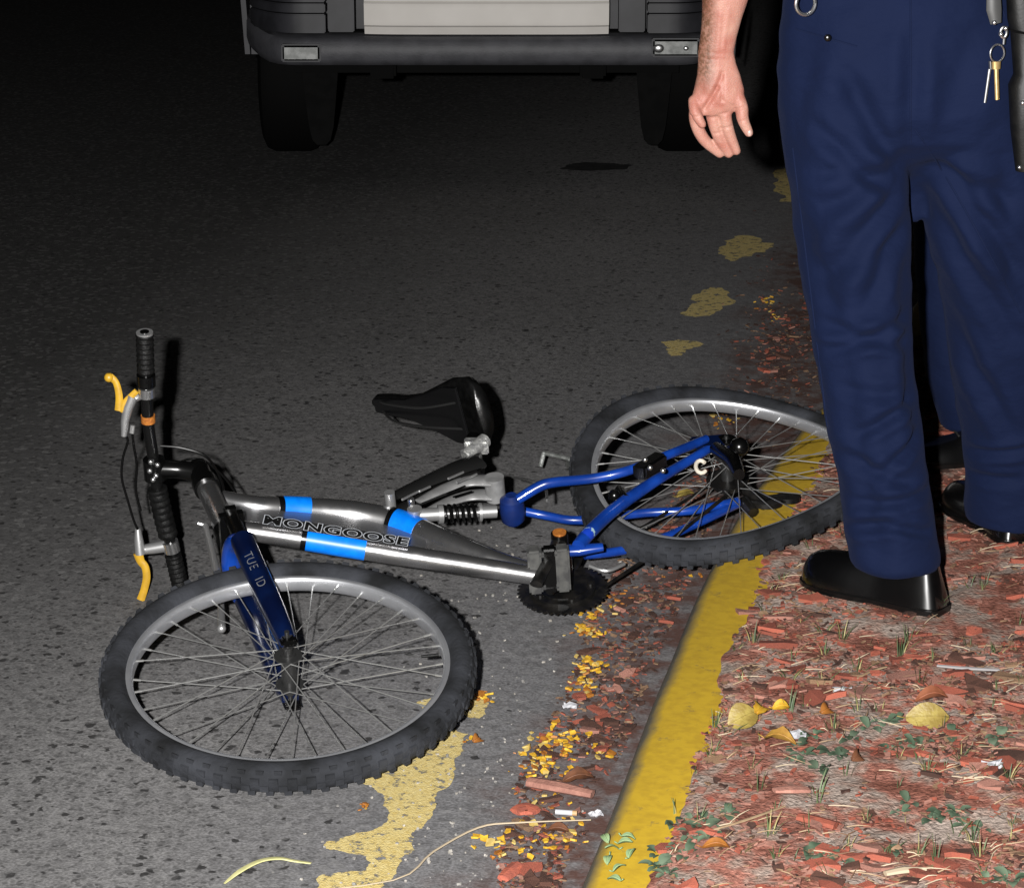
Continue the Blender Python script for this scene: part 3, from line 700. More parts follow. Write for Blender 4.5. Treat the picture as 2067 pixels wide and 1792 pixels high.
cs = bpy.data.objects.new('crankset', None); COL.objects.link(cs); cs.parent = BIKE
chain_dark = pm('greasy_black', (0.003, 0.003, 0.003), (0.010, 0.009, 0.008), scale=40, rough=0.38)
cw.build('chainring', chain_dark, cs, smooth=False)
cdir = (P(1114, 1172, 0.10) - CE); cdir = (cdir - NC * cdir.dot(NC)).normalized()
c1 = CE + cdir * 0.165
MB().tube([CE, CE + cdir * 0.06, c1], [0.015, 0.0115, 0.0125], 12, flat=0.6, up=NC).build('crank_arm', chain_dark, cs)
MB().cyl(CE - NC * 0.016, CE + NC * 0.014, 0.017, 18).build('crank_boss', black_m, cs)
ob = MB(); ob.cyl(CE + NC * 0.014, CE + NC * 0.017, 0.0135, 18); ob.build('crank_bolt', orange, cs)
c2 = CH + NC * 0.005 - cdir * 0.165
MB().tube([CH + NC * 0.004, c2], [0.013, 0.011], 12, flat=0.6, up=NC).build('crank_arm', chain_dark, cs)
def pedal(base, out, lenv, mat_body, mat_cage, label):
    pe = bpy.data.objects.new('pedal', None); COL.objects.link(pe); pe.parent = BIKE; pe['label'] = label
    lenv = (lenv - out * lenv.dot(out)).normalized(); th = out.cross(lenv)
    MB().cyl(base, base + out * 0.095, 0.0085, 12).build('spindle', black_m, pe)
    for s1 in (-1, 1):
        q = MB(); q.box(base + out * 0.055 + lenv * (s1 * 0.027 - 0.002), (lenv, th, out), (0.027, 0.028, 0.098)); q.build('cage', mat_cage, pe, bevel=0.004)
    for t in (0.018, 0.092):
        q = MB(); q.box(base + out * t, (lenv, th, out), (0.062, 0.022, 0.010)); q.build('cage', mat_body, pe, bevel=0.003)
    rf = MB(); rf.box(base + out * 0.055 + lenv * 0.0 + th * 0.0, (lenv, th, out), (0.028, 0.022, 0.10)); rf.build('barrel', black_m, pe, bevel=0.004)
    return pe
pedal(P(1113, 1196, 0.078), NC, V((1, 0.05, 0)), pm('pedal_grey', (0.04, 0.04, 0.04), rough=0.4), pm('pedal_silver', (0.105, 0.105, 0.10), (0.06, 0.06, 0.06), scale=40, rough=0.42, metal=0.2), 'grey pedal standing up beside the chainring')
PR = P(1146, 946, 0.03)
pr = bpy.data.objects.new('pedal', None); COL.objects.link(pr); pr.parent = BIKE; pr['label'] = 'silver pedal cage flat on the road beyond the rear wheel'
gal = pm('galvanised', (0.36, 0.37, 0.36), (0.22, 0.23, 0.22), scale=70, rough=0.45, metal=0.4, bump=0.5)
q = MB(); q.tube([P(1098, 914, 0.085), P(1150, 926, 0.085), P(1196, 950, 0.085)], 0.008, 8, flat=0.6); q.build('cage', gal, pr)
q = MB(); q.tube([P(1098, 914, 0.088), P(1091, 942, 0.06)], 0.005, 8); q.build('cage', gal, pr)
q = MB(); q.tube([P(1160, 930, 0.085), P(1176, 962, 0.06)], 0.010, 8); q.cyl(P(1150, 935, 0.03), P(1180, 952, 0.10), 0.012, 10); q.build('barrel', gal, pr)
# cassette, derailleur and chain under the rear wheel
dr = MB()
for h, r in ((-0.022, 0.045), (-0.028, 0.040), (-0.034, 0.035), (-0.040, 0.030)): dr.cyl(CR + NR * h, CR + NR * (h - 0.002), r, 36)
MB().cyl(CR + NR * 0.052, CR + NR * 0.074, 0.021, 18).build('axle_cap', black_m, BIKE)
dr.build('cassette', chain_dark, BIKE)
de = MB()
j0 = P(1545, 1018, 0.125); j1 = P(1590, 1010, 0.125); j2 = P(1520, 1035, 0.125)
de.cyl(j0, j0 + V((0, 0, 0.01)), 0.034, 28); de.cyl(j1, j1 + V((0, 0, 0.01)), 0.026, 24); de.tube([j0 + V((0, 0.012, 0.008)), j1 + V((0, 0.008, 0.008))], [0.016, 0.012], 10, flat=0.4); de.tube([j0 + V((0, -0.014, 0.004)), j1 + V((0, -0.012, 0.004))], [0.010, 0.008], 10, flat=0.4); de.tube([P(1495, 980, 0.15), j0], 0.014, 10); de.tube([j2, P(1500, 1010, 0.14)], 0.012, 8)
de.build('derailleur', chain_dark, BIKE)
chp = MB()
for off in (0.0, 0.075):
    A_ = CH + W * (0.085 - 2 * 0.085 * (off > 0)); B_ = CR - NR * 0.03 + W * (0.03 if off == 0 else -0.045)
    chp.tube([A_, (A_ + B_) / 2 - V((0, 0, 0.012)), B_], 0.0038, 6)
chp.build('chain', chain_dark, BIKE)
gu = MB(); cd = P(1458, 972, 0.24); gu.tube([P(1445, 905, 0.27), P(1480, 930, 0.275), P(1492, 958, 0.27)], [0.014, 0.017, 0.012], 10); gu.ball(P(1492, 902, 0.275), 0.020, 8); gu.build('axle_guard', black_m, BIKE)
b2 = MB(); b2.tube([P(1232, 1010, 0.20), P(1250, 985, 0.22), P(1265, 1005, 0.22)], 0.007, 8); b2.ball(P(1240, 1000, 0.22), 0.013, 6); b2.build('rear_brake_arm', black_m, BIKE)
MB().tube(smooth_path([P(1035, 962, 0.20), P(1075, 972, 0.21), P(1100, 985, 0.20), P(1104, 1010, 0.19)], 6), 0.0032, 8).build('cable', chrome, BIKE)
kst = MB(); kst.tube(smooth_path([P(1190, 1142, 0.06), P(1225, 1152, 0.055), P(1260, 1138, 0.06)], 4), 0.004, 8); kst.build('kickstand', silver, BIKE)
# ------------------------------------------------------------------ people
def cloth_material():
    m, nt, N, L, b = nodes_of('navy_twill')
    tc = N.new('ShaderNodeTexCoord'); co = tc.outputs['Object']
    n = N.new('ShaderNodeTexNoise'); n.inputs['Scale'].default_value = 7; n.inputs['Detail'].default_value = 4; L.new(co, n.inputs['Vector'])
    mx = N.new('ShaderNodeMix'); mx.data_type = 'RGBA'; mx.inputs[6].default_value = (0.0022, 0.0060, 0.025, 1); mx.inputs[7].default_value = (0.0036, 0.0084, 0.034, 1)
    L.new(n.outputs['Fac'], mx.inputs[0]); L.new(mx.outputs[2], b.inputs['Base Color'])
    b.inputs['Roughness'].default_value = 0.85; b.inputs['Sheen Weight'].default_value = 0.04; b.inputs['Sheen Tint'].default_value = (0.25, 0.32, 0.7, 1); b.inputs['Specular IOR Level'].default_value = 0.15
    w = N.new('ShaderNodeTexNoise'); w.inputs['Scale'].default_value = 900; L.new(co, w.inputs['Vector'])
    w2 = N.new('ShaderNodeTexNoise'); w2.inputs['Scale'].default_value = 1.0; w2.inputs['Detail'].default_value = 3
    mp = N.new('ShaderNodeMapping'); mp.inputs['Scale'].default_value = (16, 16, 30); mp.inputs['Rotation'].default_value = (0.0, 0.5, 0.0); L.new(co, mp.inputs[0]); L.new(mp.outputs[0], w2.inputs['Vector'])
    ad = N.new('ShaderNodeMath'); ad.operation = 'MULTIPLY_ADD'; L.new(w.outputs['Fac'], ad.inputs[0]); ad.inputs[1].default_value = 0.08; L.new(w2.outputs['Fac'], ad.inputs[2])
    bp = N.new('ShaderNodeBump'); bp.inputs['Strength'].default_value = 0.55; bp.inputs['Distance'].default_value = 0.010
    L.new(ad.outputs[0], bp.inputs['Height']); L.new(bp.outputs[0], b.inputs['Normal'])
    return m
navy = cloth_material()
patent = pm('polished_black_leather', (0.0012, 0.0012, 0.0014), (0.0022, 0.0022, 0.0024), scale=12, rough=0.26, spec=0.8, coat=0.4)
sole_m = pm('black_sole', (0.0025, 0.0025, 0.0025), rough=0.35)

def ell(c, rx, ry, n=36, flat_ang=0.0, p=1.0):
    ca, sa = math.cos(flat_ang), math.sin(flat_ang); out = []
    for j in range(n):
        a = 2 * math.pi * j / n; x = rx * math.copysign(abs(math.cos(a)) ** p, math.cos(a)); y = ry * math.copysign(abs(math.sin(a)) ** p, math.sin(a))
        out.append(V((c.x + x * ca - y * sa, c.y + x * sa + y * ca, c.z)))
    return out
def leg_rings(rows, k=4, ratio=1.12):
    cs_ = []; rr = []
    for y, xl, xr, Y in rows:
        a, b = Q(xl, y, Y), Q(xr, y, Y); cs_.append((a + b) / 2); rr.append((b.x - a.x) / 2)
    path = smooth_path(cs_, k); rad = lerp_list(rr, len(path))
    return [ell(c, r, r * ratio) for c, r in zip(path, rad)]
def folds(me, lines, seed=0.0, amp=0.004):
    co, no = mesh_np(me)
    d = np.zeros(len(co))
    for a, b, depth, wid in lines:
        a = np.array(a)[[0, 2]]; b = np.array(b)[[0, 2]]; ab = b - a; c2 = co[:, [0, 2]]; t = np.clip(((c2 - a) @ ab) / (ab @ ab), 0, 1)
        dist = np.linalg.norm(c2 - (a + t[:, None] * ab), axis=1); face = np.clip(-no[:, 1] * 1.6, 0, 1)
        taper = np.sqrt(np.clip(4 * t * (1 - t), 0, 1)) * 0.8 + 0.2
        x = dist / (wid * 0.8)
        d += 1.25 * face * (-depth * taper * np.exp(-x * x) + depth * 0.45 * taper * np.exp(-((x - 2.1) / 0.9) ** 2))
    for i, p in enumerate(co):
        q = V((p[0] * 7 + p[2] * 5 + seed, p[1] * 7 + seed, p[2] * 9 - p[0] * 6)); d[i] += amp * 1.3 * noise.noise(q * 0.6 + V((5, 1, 2))) + amp * noise.noise(q) + amp * 0.5 * noise.noise(q * 2.3)
    me.vertices.foreach_set('co', (co + no * d[:, None]).ravel()); me.update()

def shoe(parent, heel, direction, length=0.295, zb=KZ, name='shoe', hs=1.0):
    d = V((direction[0], direction[1], 0)).normalized(); s = V((-d.y, d.x, 0)); z = V((0, 0, 1))
    heel = V((heel.x, heel.y, 0))
    def ring(t, hw, hgt, z0, n=28):
        c0 = heel + d * (length * t); out = []
        for j in range(n):
            a = 2 * math.pi * j / n; x = math.cos(a); y = math.sin(a)
            yy = hs * hgt * y if y > 0 else 0.0
            c = c0 + d * (0.24 * yy * max(0.0, 1 - t / 0.14)); lean = max(0.35, 1 - 0.16 * yy / hw) if t < 0.5 else 1.0
            out.append(c + s * (lean * hw * math.copysign(abs(x) ** (0.62 if y < 0 else 0.95), x)) + z * (zb + z0 + yy))
        return out
    u = MB().loft([ring(*q) for q in ((-0.012, 0.006, 0.040, 0.026), (-0.008, 0.017, 0.080, 0.024), (0.004, 0.027, 0.110, 0.023), (0.03, 0.035, 0.135, 0.022), (0.08, 0.0395, 0.150, 0.022), (0.16, 0.0415, 0.158, 0.022), (0.26, 0.042, 0.150, 0.022), (0.36, 0.041, 0.110, 0.020), (0.46, 0.044, 0.082, 0.018), (0.58, 0.050, 0.070, 0.016), (0.70, 0.053, 0.064, 0.016), (0.82, 0.051, 0.060, 0.016), (0.90, 0.044, 0.055, 0.017), (0.955, 0.033, 0.045, 0.018), (0.985, 0.021, 0.033, 0.019), (1.0, 0.009, 0.018, 0.020))])
    so = u.build(name, patent, parent, angle=80)
    def slab(rows, z0, z1):
        m = MB(); rings = []
        for t, hw in rows:
            c = heel + d * (length * t); rings.append([c + s * hw + z * (zb + z1), c - s * hw + z * (zb + z1), c - s * hw * 0.97 + z * (zb + z0), c + s * hw * 0.97 + z * (zb + z0)])
        return m.loft(rings)
    slab(((-0.012, 0.022), (0.01, 0.034), (0.06, 0.041), (0.25, 0.042)), -0.004, 0.020).build('heel', sole_m, so, bevel=0.003)
    slab(((-0.012, 0.023), (0.01, 0.036), (0.06, 0.043), (0.25, 0.044), (0.42, 0.045), (0.58, 0.053), (0.70, 0.056), (0.83, 0.053), (0.93, 0.042), (0.985, 0.028), (1.012, 0.012)), 0.012, 0.026).build('sole', sole_m, so, bevel=0.003)
    lc = MB()
    for i in range(4):
        c = heel + d * (length * (0.36 + 0.06 * i)) + z * (zb + 0.128 - 0.0165 * i); lc.tube([c - s * 0.020, c + z * 0.003, c + s * 0.020], 0.0022, 6)
    lc.build('lace', pm('black_lace', (0.01, 0.01, 0.01), rough=0.8), so)
    return so

OFF = thing('person', V((0.80, 4.65, KZ)), 'person in navy trousers and shiny black shoes seen from behind', 'person')
YH = 4.66
tm = MB()
tm.loft(leg_rings([(150, 1566, 1826, YH - 0.01), (270, 1570, 1833, YH - 0.02), (400, 1592, 1833, YH - 0.04), (550, 1614, 1836, YH - 0.06), (700, 1640, 1846, YH - 0.09), (850, 1668, 1860, YH - 0.12), (1000, 1698, 1877, YH - 0.15), (1080, 1712, 1888, YH - 0.165), (1134, 1722, 1896, YH - 0.17)]))
tm.loft(leg_rings([(150, 1850, 2092, YH), (270, 1842, 2095, YH + 0.01), (400, 1862, 2102, YH + 0.03), (550, 1888, 2112, YH + 0.07), (700, 1914, 2120, YH + 0.12), (850, 1934, 2122, YH + 0.17), (960, 1946, 2122, YH + 0.20), (1050, 1952, 2120, YH + 0.215)]))
pel = []
for y, xl, xr, ry in ((440, 1826, 1868, 0.02), (400, 1806, 1890, 0.035), (350, 1720, 1980, 0.055), (312, 1640, 2040, 0.095), (270, 1594, 2074, 0.132), (220, 1572, 2090, 0.152), (140, 1563, 2092, 0.158), (60, 1570, 2082, 0.150), (-20, 1584, 2066, 0.138), (-90, 1600, 2046, 0.130)):
    yo = 0.05 if y > 330 else 0.03 if y > 305 else 0.0
    a, b = Q(xl, y, YH + yo), Q(xr, y, YH + yo); pel.append(ell((a + b) / 2, (b.x - a.x) / 2, ry, 48, p=0.9))
tm.loft(pel)
tro = remeshed(tm, 0.007, 6)
def fq(x0, y0, x1, y1, Y, depth, wid): return (Q(x0, y0, Y), Q(x1, y1, Y), depth, wid)
YS = YH - 0.13
folds(tro, [fq(1838, 60, 1837, 300, YS, 0.008, 0.020), fq(1660, 345, 1800, 352, YS, 0.008, 0.018), fq(1640, 250, 1790, 385, YS, 0.010, 0.016), fq(1690, 120, 1800, 330, YS, 0.007, 0.018),
            fq(1900, 330, 2066, 560, YS + 0.03, 0.012, 0.018), fq(1880, 420, 2066, 700, YS + 0.05, 0.012, 0.02), fq(1900, 620, 2060, 900, YS + 0.12, 0.010, 0.018),
            fq(1650, 560, 1835, 480, YS - 0.02, 0.006, 0.02), fq(1650, 660, 1846, 700, YS - 0.05, 0.010, 0.014), fq(1668, 720, 1840, 650, YS - 0.06, 0.010, 0.013), fq(1690, 790, 1850, 800, YS - 0.07, 0.007, 0.014),
            fq(1730, 880, 1856, 815, YS - 0.09, 0.012, 0.012), fq(1700, 930, 1850, 985, YS - 0.11, 0.009, 0.014), fq(1770, 960, 1878, 890, YS - 0.11, 0.010, 0.012),
            fq(1730, 1030, 1886, 1010, YS - 0.13, 0.010, 0.011), fq(1718, 1088, 1800, 1064, YS - 0.14, 0.012, 0.012), fq(1790, 1066, 1890, 1092, YS - 0.14, 0.009, 0.010),
            fq(1960, 960, 2110, 930, YS + 0.12, 0.010, 0.012), fq(1955, 1010, 2080, 1000, YS + 0.13, 0.008, 0.012), fq(1826, 330, 1650, 420, YS, 0.012, 0.020), fq(1828, 360, 1668, 540, YS, 0.012, 0.022), fq(1826, 440, 1720, 640, YS, 0.008, 0.020), fq(1860, 340, 2066, 420, YS, 0.010, 0.020), fq(1780, 40, 1700, 260, YS, 0.006, 0.035), fq(1640, 60, 1600, 330, YS, 0.006, 0.03), fq(1960, 40, 1900, 280, YS, 0.007, 0.035), fq(1600, 420, 1700, 700, YS, 0.008, 0.030), fq(1690, 700, 1760, 1100, YS, 0.007, 0.022), fq(1830, 500, 1850, 900, YS, 0.010, 0.022), fq(1790, 420, 1800, 640, YS - 0.03, 0.005, 0.030), fq(2020, 300, 2060, 620, YS + 0.04, 0.010, 0.035)], 1.0, 0.0065)
trousers = finish(tro, 'trousers', navy, OFF)
from mathutils.bvhtree import BVHTree
bm0 = bmesh.new(); bm0.from_mesh(trousers.data); TB = BVHTree.FromBMesh(bm0); bm0.free()
def on_cloth(x, y):
    o_ = V((0, 0, H)) - OFF.location; hit = TB.ray_cast(o_, ray(x, y).normalized())
    return None if hit[0] is None else hit[0] + OFF.location - ray(x, y).normalized() * 0.0006
def seam(pts, parent, name='seam', r=0.0016, mat=None):
    return MB().tube(smooth_path(pts, 4), r, 6).build(name, mat or navy, parent)
for sm_ in ([(1838, y) for y in range(-30, 300, 20)], [(1846 + 214 * (t / 14) ** 0.9, 262 + 370 * t / 14) for t in range(15)], [(1604 + 9 * i, 58 + 2.6 * i) for i in range(15)], [(2010 + 2 * i, -20 + 6 * i) for i in range(10)], [(1600 + 5 * i, 300 + 40 * i) for i in range(21)]):
    q_ = [p_ for p_ in (on_cloth(*c_) for c_ in sm_) if p_ is not None]
    if len(q_) > 3: seam(q_, OFF, 'seam', 0.0017)
sh1 = P(1893, 1229, KZ); sh1d = P(1608, 1166, KZ + 0.01) - sh1
shoe(OFF, sh1 + V((0.0, -0.055, 0)), sh1d + V((0, 0.045, 0)), 0.30, hs=1.15)
sh2 = P(2052, 1118, KZ); shoe(OFF, sh2 + V((0.01, 0.02, 0)), V((-0.30, 0.95, 0)), 0.30)
# belt and shirt hem just above the picture
bl = MB(); b_r = []
for y, g in ((-52, 0.004), (-52, 0.010), (-95, 0.010), (-95, 0.004)):
    a, b = Q(1594, y, YH), Q(2052, y, YH); b_r.append(ell((a + b) / 2, (b.x - a.x) / 2 + g, 0.137 + g, 48, p=0.9))
bl.loft(b_r + [b_r[0]], caps=False); bl.build('belt', patent, OFF)
tor = MB(); t_r = []
for z_, rx, ry in ((0.0, 0.200, 0.128), (0.06, 0.202, 0.13), (0.18, 0.205, 0.132), (0.33, 0.215, 0.135), (0.45, 0.205, 0.12), (0.52, 0.15, 0.095)):
    t_r.append(ell((Q(1594, -85, YH) + Q(2052, -85, YH)) / 2 + V((0, 0, z_)), rx, ry, 40))
tor.loft(t_r); 
EL = Q(1500, -300, YH - 0.03); SHD = V((0.50, YH, 1.62))
tor.tube(smooth_path([SHD, V((0.47, YH, 1.52)), EL + V((0, 0, 0.06))], 5), [0.075, 0.062, 0.055], 20)
me = remeshed(tor, 0.014, 4); finish(me, 'shirt', navy, OFF)

# bare forearm and hand, palm turned to the camera
def skin_material():
    m, nt, N, L, b = nodes_of('skin')
    tc = N.new('ShaderNodeTexCoord'); co = tc.outputs['Object']
    n = N.new('ShaderNodeTexNoise'); n.inputs['Scale'].default_value = 24; n.inputs['Detail'].default_value = 5; L.new(co, n.inputs['Vector'])
    sp = N.new('ShaderNodeSeparateXYZ'); L.new(co, sp.inputs[0])
    mx = N.new('ShaderNodeMix'); mx.data_type = 'RGBA'; mx.inputs[6].default_value = (0.34, 0.132, 0.100, 1); mx.inputs[7].default_value = (0.43, 0.235, 0.182, 1)
    r = N.new('ShaderNodeMapRange'); r.inputs[1].default_value = 0.35; r.inputs[2].default_value = 0.65; L.new(n.outputs['Fac'], r.inputs[0]); L.new(r.outputs[0], mx.inputs[0])
    # hair-tanned outer side of the forearm
    z = N.new('ShaderNodeMapRange'); z.inputs[1].default_value = 0.955; z.inputs[2].default_value = 1.0; L.new(sp.outputs['Z'], z.inputs[0])
    x = N.new('ShaderNodeMapRange'); x.inputs[1].default_value = SKX + 0.026; x.inputs[2].default_value = SKX + 0.008; L.new(sp.outputs['X'], x.inputs[0])
    mu = N.new('ShaderNodeMath'); mu.operation = 'MULTIPLY'; L.new(z.outputs[0], mu.inputs[0]); L.new(x.outputs[0], mu.inputs[1])
    hair = N.new('ShaderNodeTexNoise'); hair.inputs['Scale'].default_value = 160; L.new(co, hair.inputs['Vector'])
    mu2 = N.new('ShaderNodeMath'); mu2.operation = 'MULTIPLY'; L.new(mu.outputs[0], mu2.inputs[0]); hr = N.new('ShaderNodeMapRange'); hr.inputs[1].default_value = 0.3; hr.inputs[2].default_value = 0.6; hr.inputs[3].default_value = 0.45; hr.inputs[4].default_value = 0.95; L.new(hair.outputs['Fac'], hr.inputs[0]); L.new(hr.outputs[0], mu2.inputs[1])
    m2 = N.new('ShaderNodeMix'); m2.data_type = 'RGBA'; L.new(mu2.outputs[0], m2.inputs[0]); L.new(mx.outputs[2], m2.inputs[6]); m2.inputs[7].default_value = (0.11, 0.050, 0.027, 1)
    L.new(m2.outputs[2], b.inputs['Base Color']); b.inputs['Roughness'].default_value = 0.52; b.inputs['Specular IOR Level'].default_value = 0.35
    b.inputs['Subsurface Weight'].default_value = 0.12; b.inputs['Subsurface Radius'].default_value = (0.006, 0.002, 0.001); b.inputs['Subsurface Scale'].default_value = 1.0
    w = N.new('ShaderNodeTexNoise'); w.inputs['Scale'].default_value = 320; L.new(co, w.inputs['Vector'])
    bp = N.new('ShaderNodeBump'); bp.inputs['Strength'].default_value = 0.5; bp.inputs['Distance'].default_value = 0.0015; L.new(w.outputs['Fac'], bp.inputs['Height']); L.new(bp.outputs[0], b.inputs['Normal'])
    return m
YA = 4.56
SKX = Q(1420, 60, YA).x - OFF.location.x
def hz(x, y): return (1372.6 + x * 0.1892, y * 0.1892)
hm = MB(); fore = []
for y, xl, xr, dep in ((-1700, 330, 900, 0.9), (-900, 280, 870, 0.85), (-350, 245, 800, 0.8), (0, 235, 728, 0.75), (200, 232, 660, 0.72), (400, 215, 605, 0.66), (560, 190, 575, 0.60), (680, 190, 600, 0.55), (800, 180, 645, 0.52), (950, 150, 685, 0.50), (1080, 115, 690, 0.46), (1170, 120, 600, 0.42), (1230, 150, 540, 0.36)):
    a, b = Q(*hz(xl, y), YA), Q(*hz(xr, y), YA); fore.append(ell((a + b) / 2, (b.x - a.x) / 2, (b.x - a.x) / 2 * dep, 32, p=0.92))
hm.loft(fore)
def finger(pts, radii):
    pp = smooth_path([Q(*hz(x, y), YA + dy) for x, y, dy in pts], 6); rr = lerp_list(radii, len(pp))
    hm.tube(pp, rr, 16); hm.ball(pp[-1], rr[-1], 8); hm.ball(pp[0], rr[0], 8)
finger([(600, 1010, -0.004), (655, 1150, -0.008), (672, 1280, -0.012), (735, 1418, -0.012)], [0.0135, 0.0125, 0.0110, 0.0082])      # digit nearest the leg
finger([(470, 1080, 0.002), (478, 1230, 0.0), (515, 1400, 0.004), (600, 1610, 0.010)], [0.0130, 0.0125, 0.0115, 0.0085])
finger([(350, 1090, 0.004), (352, 1260, 0.004), (420, 1470, 0.010), (520, 1640, 0.016)], [0.0130, 0.0122, 0.0112, 0.0085])
finger([(200, 1060, 0.006), (165, 1270, 0.008), (250, 1480, 0.014), (425, 1640, 0.020)], [0.0140, 0.0120, 0.0112, 0.0085])
finger([(150, 1080, -0.004), (165, 1200, -0.014), (235, 1330, -0.018)], [0.0110, 0.0105, 0.0078])
hand = remeshed(hm, 0.0021, 5)
co, no = mesh_np(hand)
def crease(a, b, depth, wid):
    global co
    A_ = np.array(Q(*hz(*a), YA - 0.028)); B_ = np.array(Q(*hz(*b), YA - 0.028)); ab = (B_ - A_)[[0, 2]]; q = co[:, [0, 2]] - A_[[0, 2]]
    t = np.clip((q @ ab) / (ab @ ab), 0, 1); dist = np.linalg.norm(q - t[:, None] * ab, axis=1)
    front = (co[:, 1] < YA)
    co = co - no * (depth * np.exp(-(dist / wid) ** 2) * front)[:, None]
for c in (((455, 790), (400, 950), 0.0035, 0.004), ((400, 950), (270, 1170), 0.0050, 0.005), ((460, 830), (450, 1090), 0.0020, 0.004), ((440, 1060), (560, 1140), 0.0015, 0.003), ((220, 1000), (420, 1150), 0.0030, 0.010), ((410, 1245), (520, 1215), 0.0012, 0.0025), ((260, 640), (540, 650), 0.0008, 0.003), ((230, 560), (560, 590), 0.0007, 0.003), ((300, 1290), (390, 1265), 0.0012, 0.0025), ((440, 1400), (560, 1370), 0.0016, 0.0025), ((360, 1460), (460, 1430), 0.0016, 0.0025), ((600, 1180), (700, 1150), 0.0015, 0.0025), ((640, 1310), (720, 1280), 0.0012, 0.0022), ((110, 1260), (200, 1250), 0.0014, 0.0025), ((200, 1470), (290, 1420), 0.0014, 0.0025), ((500, 700), (600, 900), 0.0012, 0.012), ((430, 150), (400, 560), -0.0012, 0.004), ((520, 100), (470, 520), -0.0010, 0.0035)): crease(*c)
hand.vertices.foreach_set('co', co.ravel()); hand.update()
finish(hand, 'forearm', skin_material(), OFF)
nl = MB()
for x, y, dy, r in ((742, 1422, -0.0195, 0.0052), ): nl.ball(Q(*hz(x, y), YA + dy), r, 7, (0.8, 0.35, 1.15))
nl.build('fingernail', pm('nail', (0.45, 0.30, 0.26), rough=0.3), OFF)
# back pocket button
bt = MB(); pb = Q(1671, 77, YH - 0.145); bt.ball(pb, 0.0068, 8, (1, 0.6, 1)); bt.build('pocket_button', patent, OFF)

# a second pair of legs standing behind
PER2 = thing('person', V((1.15, 5.45, KZ)), 'second person in navy trousers mostly hidden behind the first', 'person')
tm = MB(); Y2_ = 5.50
tm.loft(leg_rings([(180, 1836, 2010, Y2_), (350, 1842, 1985, Y2_), (550, 1848, 1970, Y2_), (700, 1860, 1985, Y2_), (800, 1884, 2010, Y2_), (866, 1900, 2030, Y2_)]))
tm.loft(leg_rings([(180, 2000, 2170, Y2_ + 0.05), (350, 2010, 2160, Y2_ + 0.06), (550, 2030, 2160, Y2_ + 0.08), (700, 2040, 2160, Y2_ + 0.08), (830, 2050, 2160, Y2_ + 0.09)]))
pel = []
for y, xl, xr, ry in ((250, 1860, 2150, 0.10), (190, 1838, 2172, 0.14), (100, 1842, 2168, 0.14), (30, 1850, 2160, 0.13)):
    a, b = Q(xl, y, Y2_ + 0.03), Q(xr, y, Y2_ + 0.03); pel.append(ell((a + b) / 2, (b.x - a.x) / 2, ry, 40, p=0.9))
tm.loft(pel)
tro2 = remeshed(tm, 0.011, 5); folds(tro2, [], 4.0, 0.006); finish(tro2, 'trousers', navy, PER2)
shoe(PER2, P(2068, 938, KZ), V((-0.80, -0.10, 0)), 0.30, hs=0.85); shoe(PER2, V((1.27, 5.66, 0)), V((0.2, -0.9, 0)), 0.29)

# things on the belt
KR = thing('key_bunch', Q(2010, 200, YH - 0.16), 'bunch of brass and steel keys hanging from the belt', 'keys')
YK = YH - 0.165
brass = pm('brass', (0.62, 0.44, 0.20), (0.50, 0.34, 0.14), scale=80, rough=0.3, metal=0.7)
def circ(c, r, n=20, sx=1.0, tilt=0.0): return [c + V((r * sx * math.cos(a), r * tilt * math.cos(a), r * math.sin(a))) for a in [2 * math.pi * i / n for i in range(n + 1)]]
q = MB(); q.tube([Q(2005, -30, YK), Q(2006, 20, YK), Q(2010, 48, YK)], [0.012, 0.014, 0.010], 10, flat=0.4, up=(0, 1, 0)); q.build('strap', pm('grey_leather', (0.05, 0.05, 0.05), rough=0.4), KR)
q = MB(); q.ball(Q(2007, 46, YK - 0.006), 0.0048, 6); q.tube(circ(Q(2026, 66, YK - 0.004), 0.009, sx=0.6), 0.0028, 8); q.ball(Q(2020, 70, YK - 0.01), 0.0042, 6); q.ball(Q(2030, 58, YK - 0.01), 0.0045, 6); q.build('clip', chrome, KR)
q = MB(); q.tube(circ(Q(2013, 108, YK), 0.0155, 24, sx=0.85, tilt=0.3), 0.0018, 8); q.tube([Q(2027, 78, YK), Q(2026, 90, YK)], 0.0025, 8); q.build('ring', chrome, KR)
q = MB(); q.tube([Q(2011, 125, YK - 0.004), Q(2011, 140, YK - 0.004)], [0.008, 0.0072], 12, flat=0.35, up=(0, 1, 0)); q.tube([Q(2011, 140, YK - 0.004), Q(2013, 202, YK - 0.006)], [0.0042, 0.0038], 8, flat=0.5, up=(0, 1, 0)); q.build('key', brass, KR)
q = MB(); q.tube([Q(1998, 124, YK), Q(1999, 140, YK)], 0.006, 10, flat=0.4); q.tube([Q(1998, 140, YK), Q(1988, 208, YK)], [0.0028, 0.0022], 8, flat=0.4, up=(0, 1, 0)); q.build('key', pm('steel_key', (0.3, 0.3, 0.3), rough=0.35, metal=0.8), KR)
hp = MB(); hp.tube(circ(Q(1626, 8, YH - 0.145), 0.0195, 28, sx=0.9, tilt=0.35), 0.0034, 8)
hoop = hp.build('steel_hoop', chrome); tag(hoop, 'shiny steel hoop hanging against the back of the navy trousers', 'ring')
HO = thing('holster', Q(2062, 150, YH - 0.13), 'dark leather holster hanging at the hip beside the keys', 'holster')
leather = pm('holster_leather', (0.003, 0.003, 0.003), (0.006, 0.0058, 0.0055), scale=40, rough=0.5, bump=0.08, spec=0.3)
rows = []
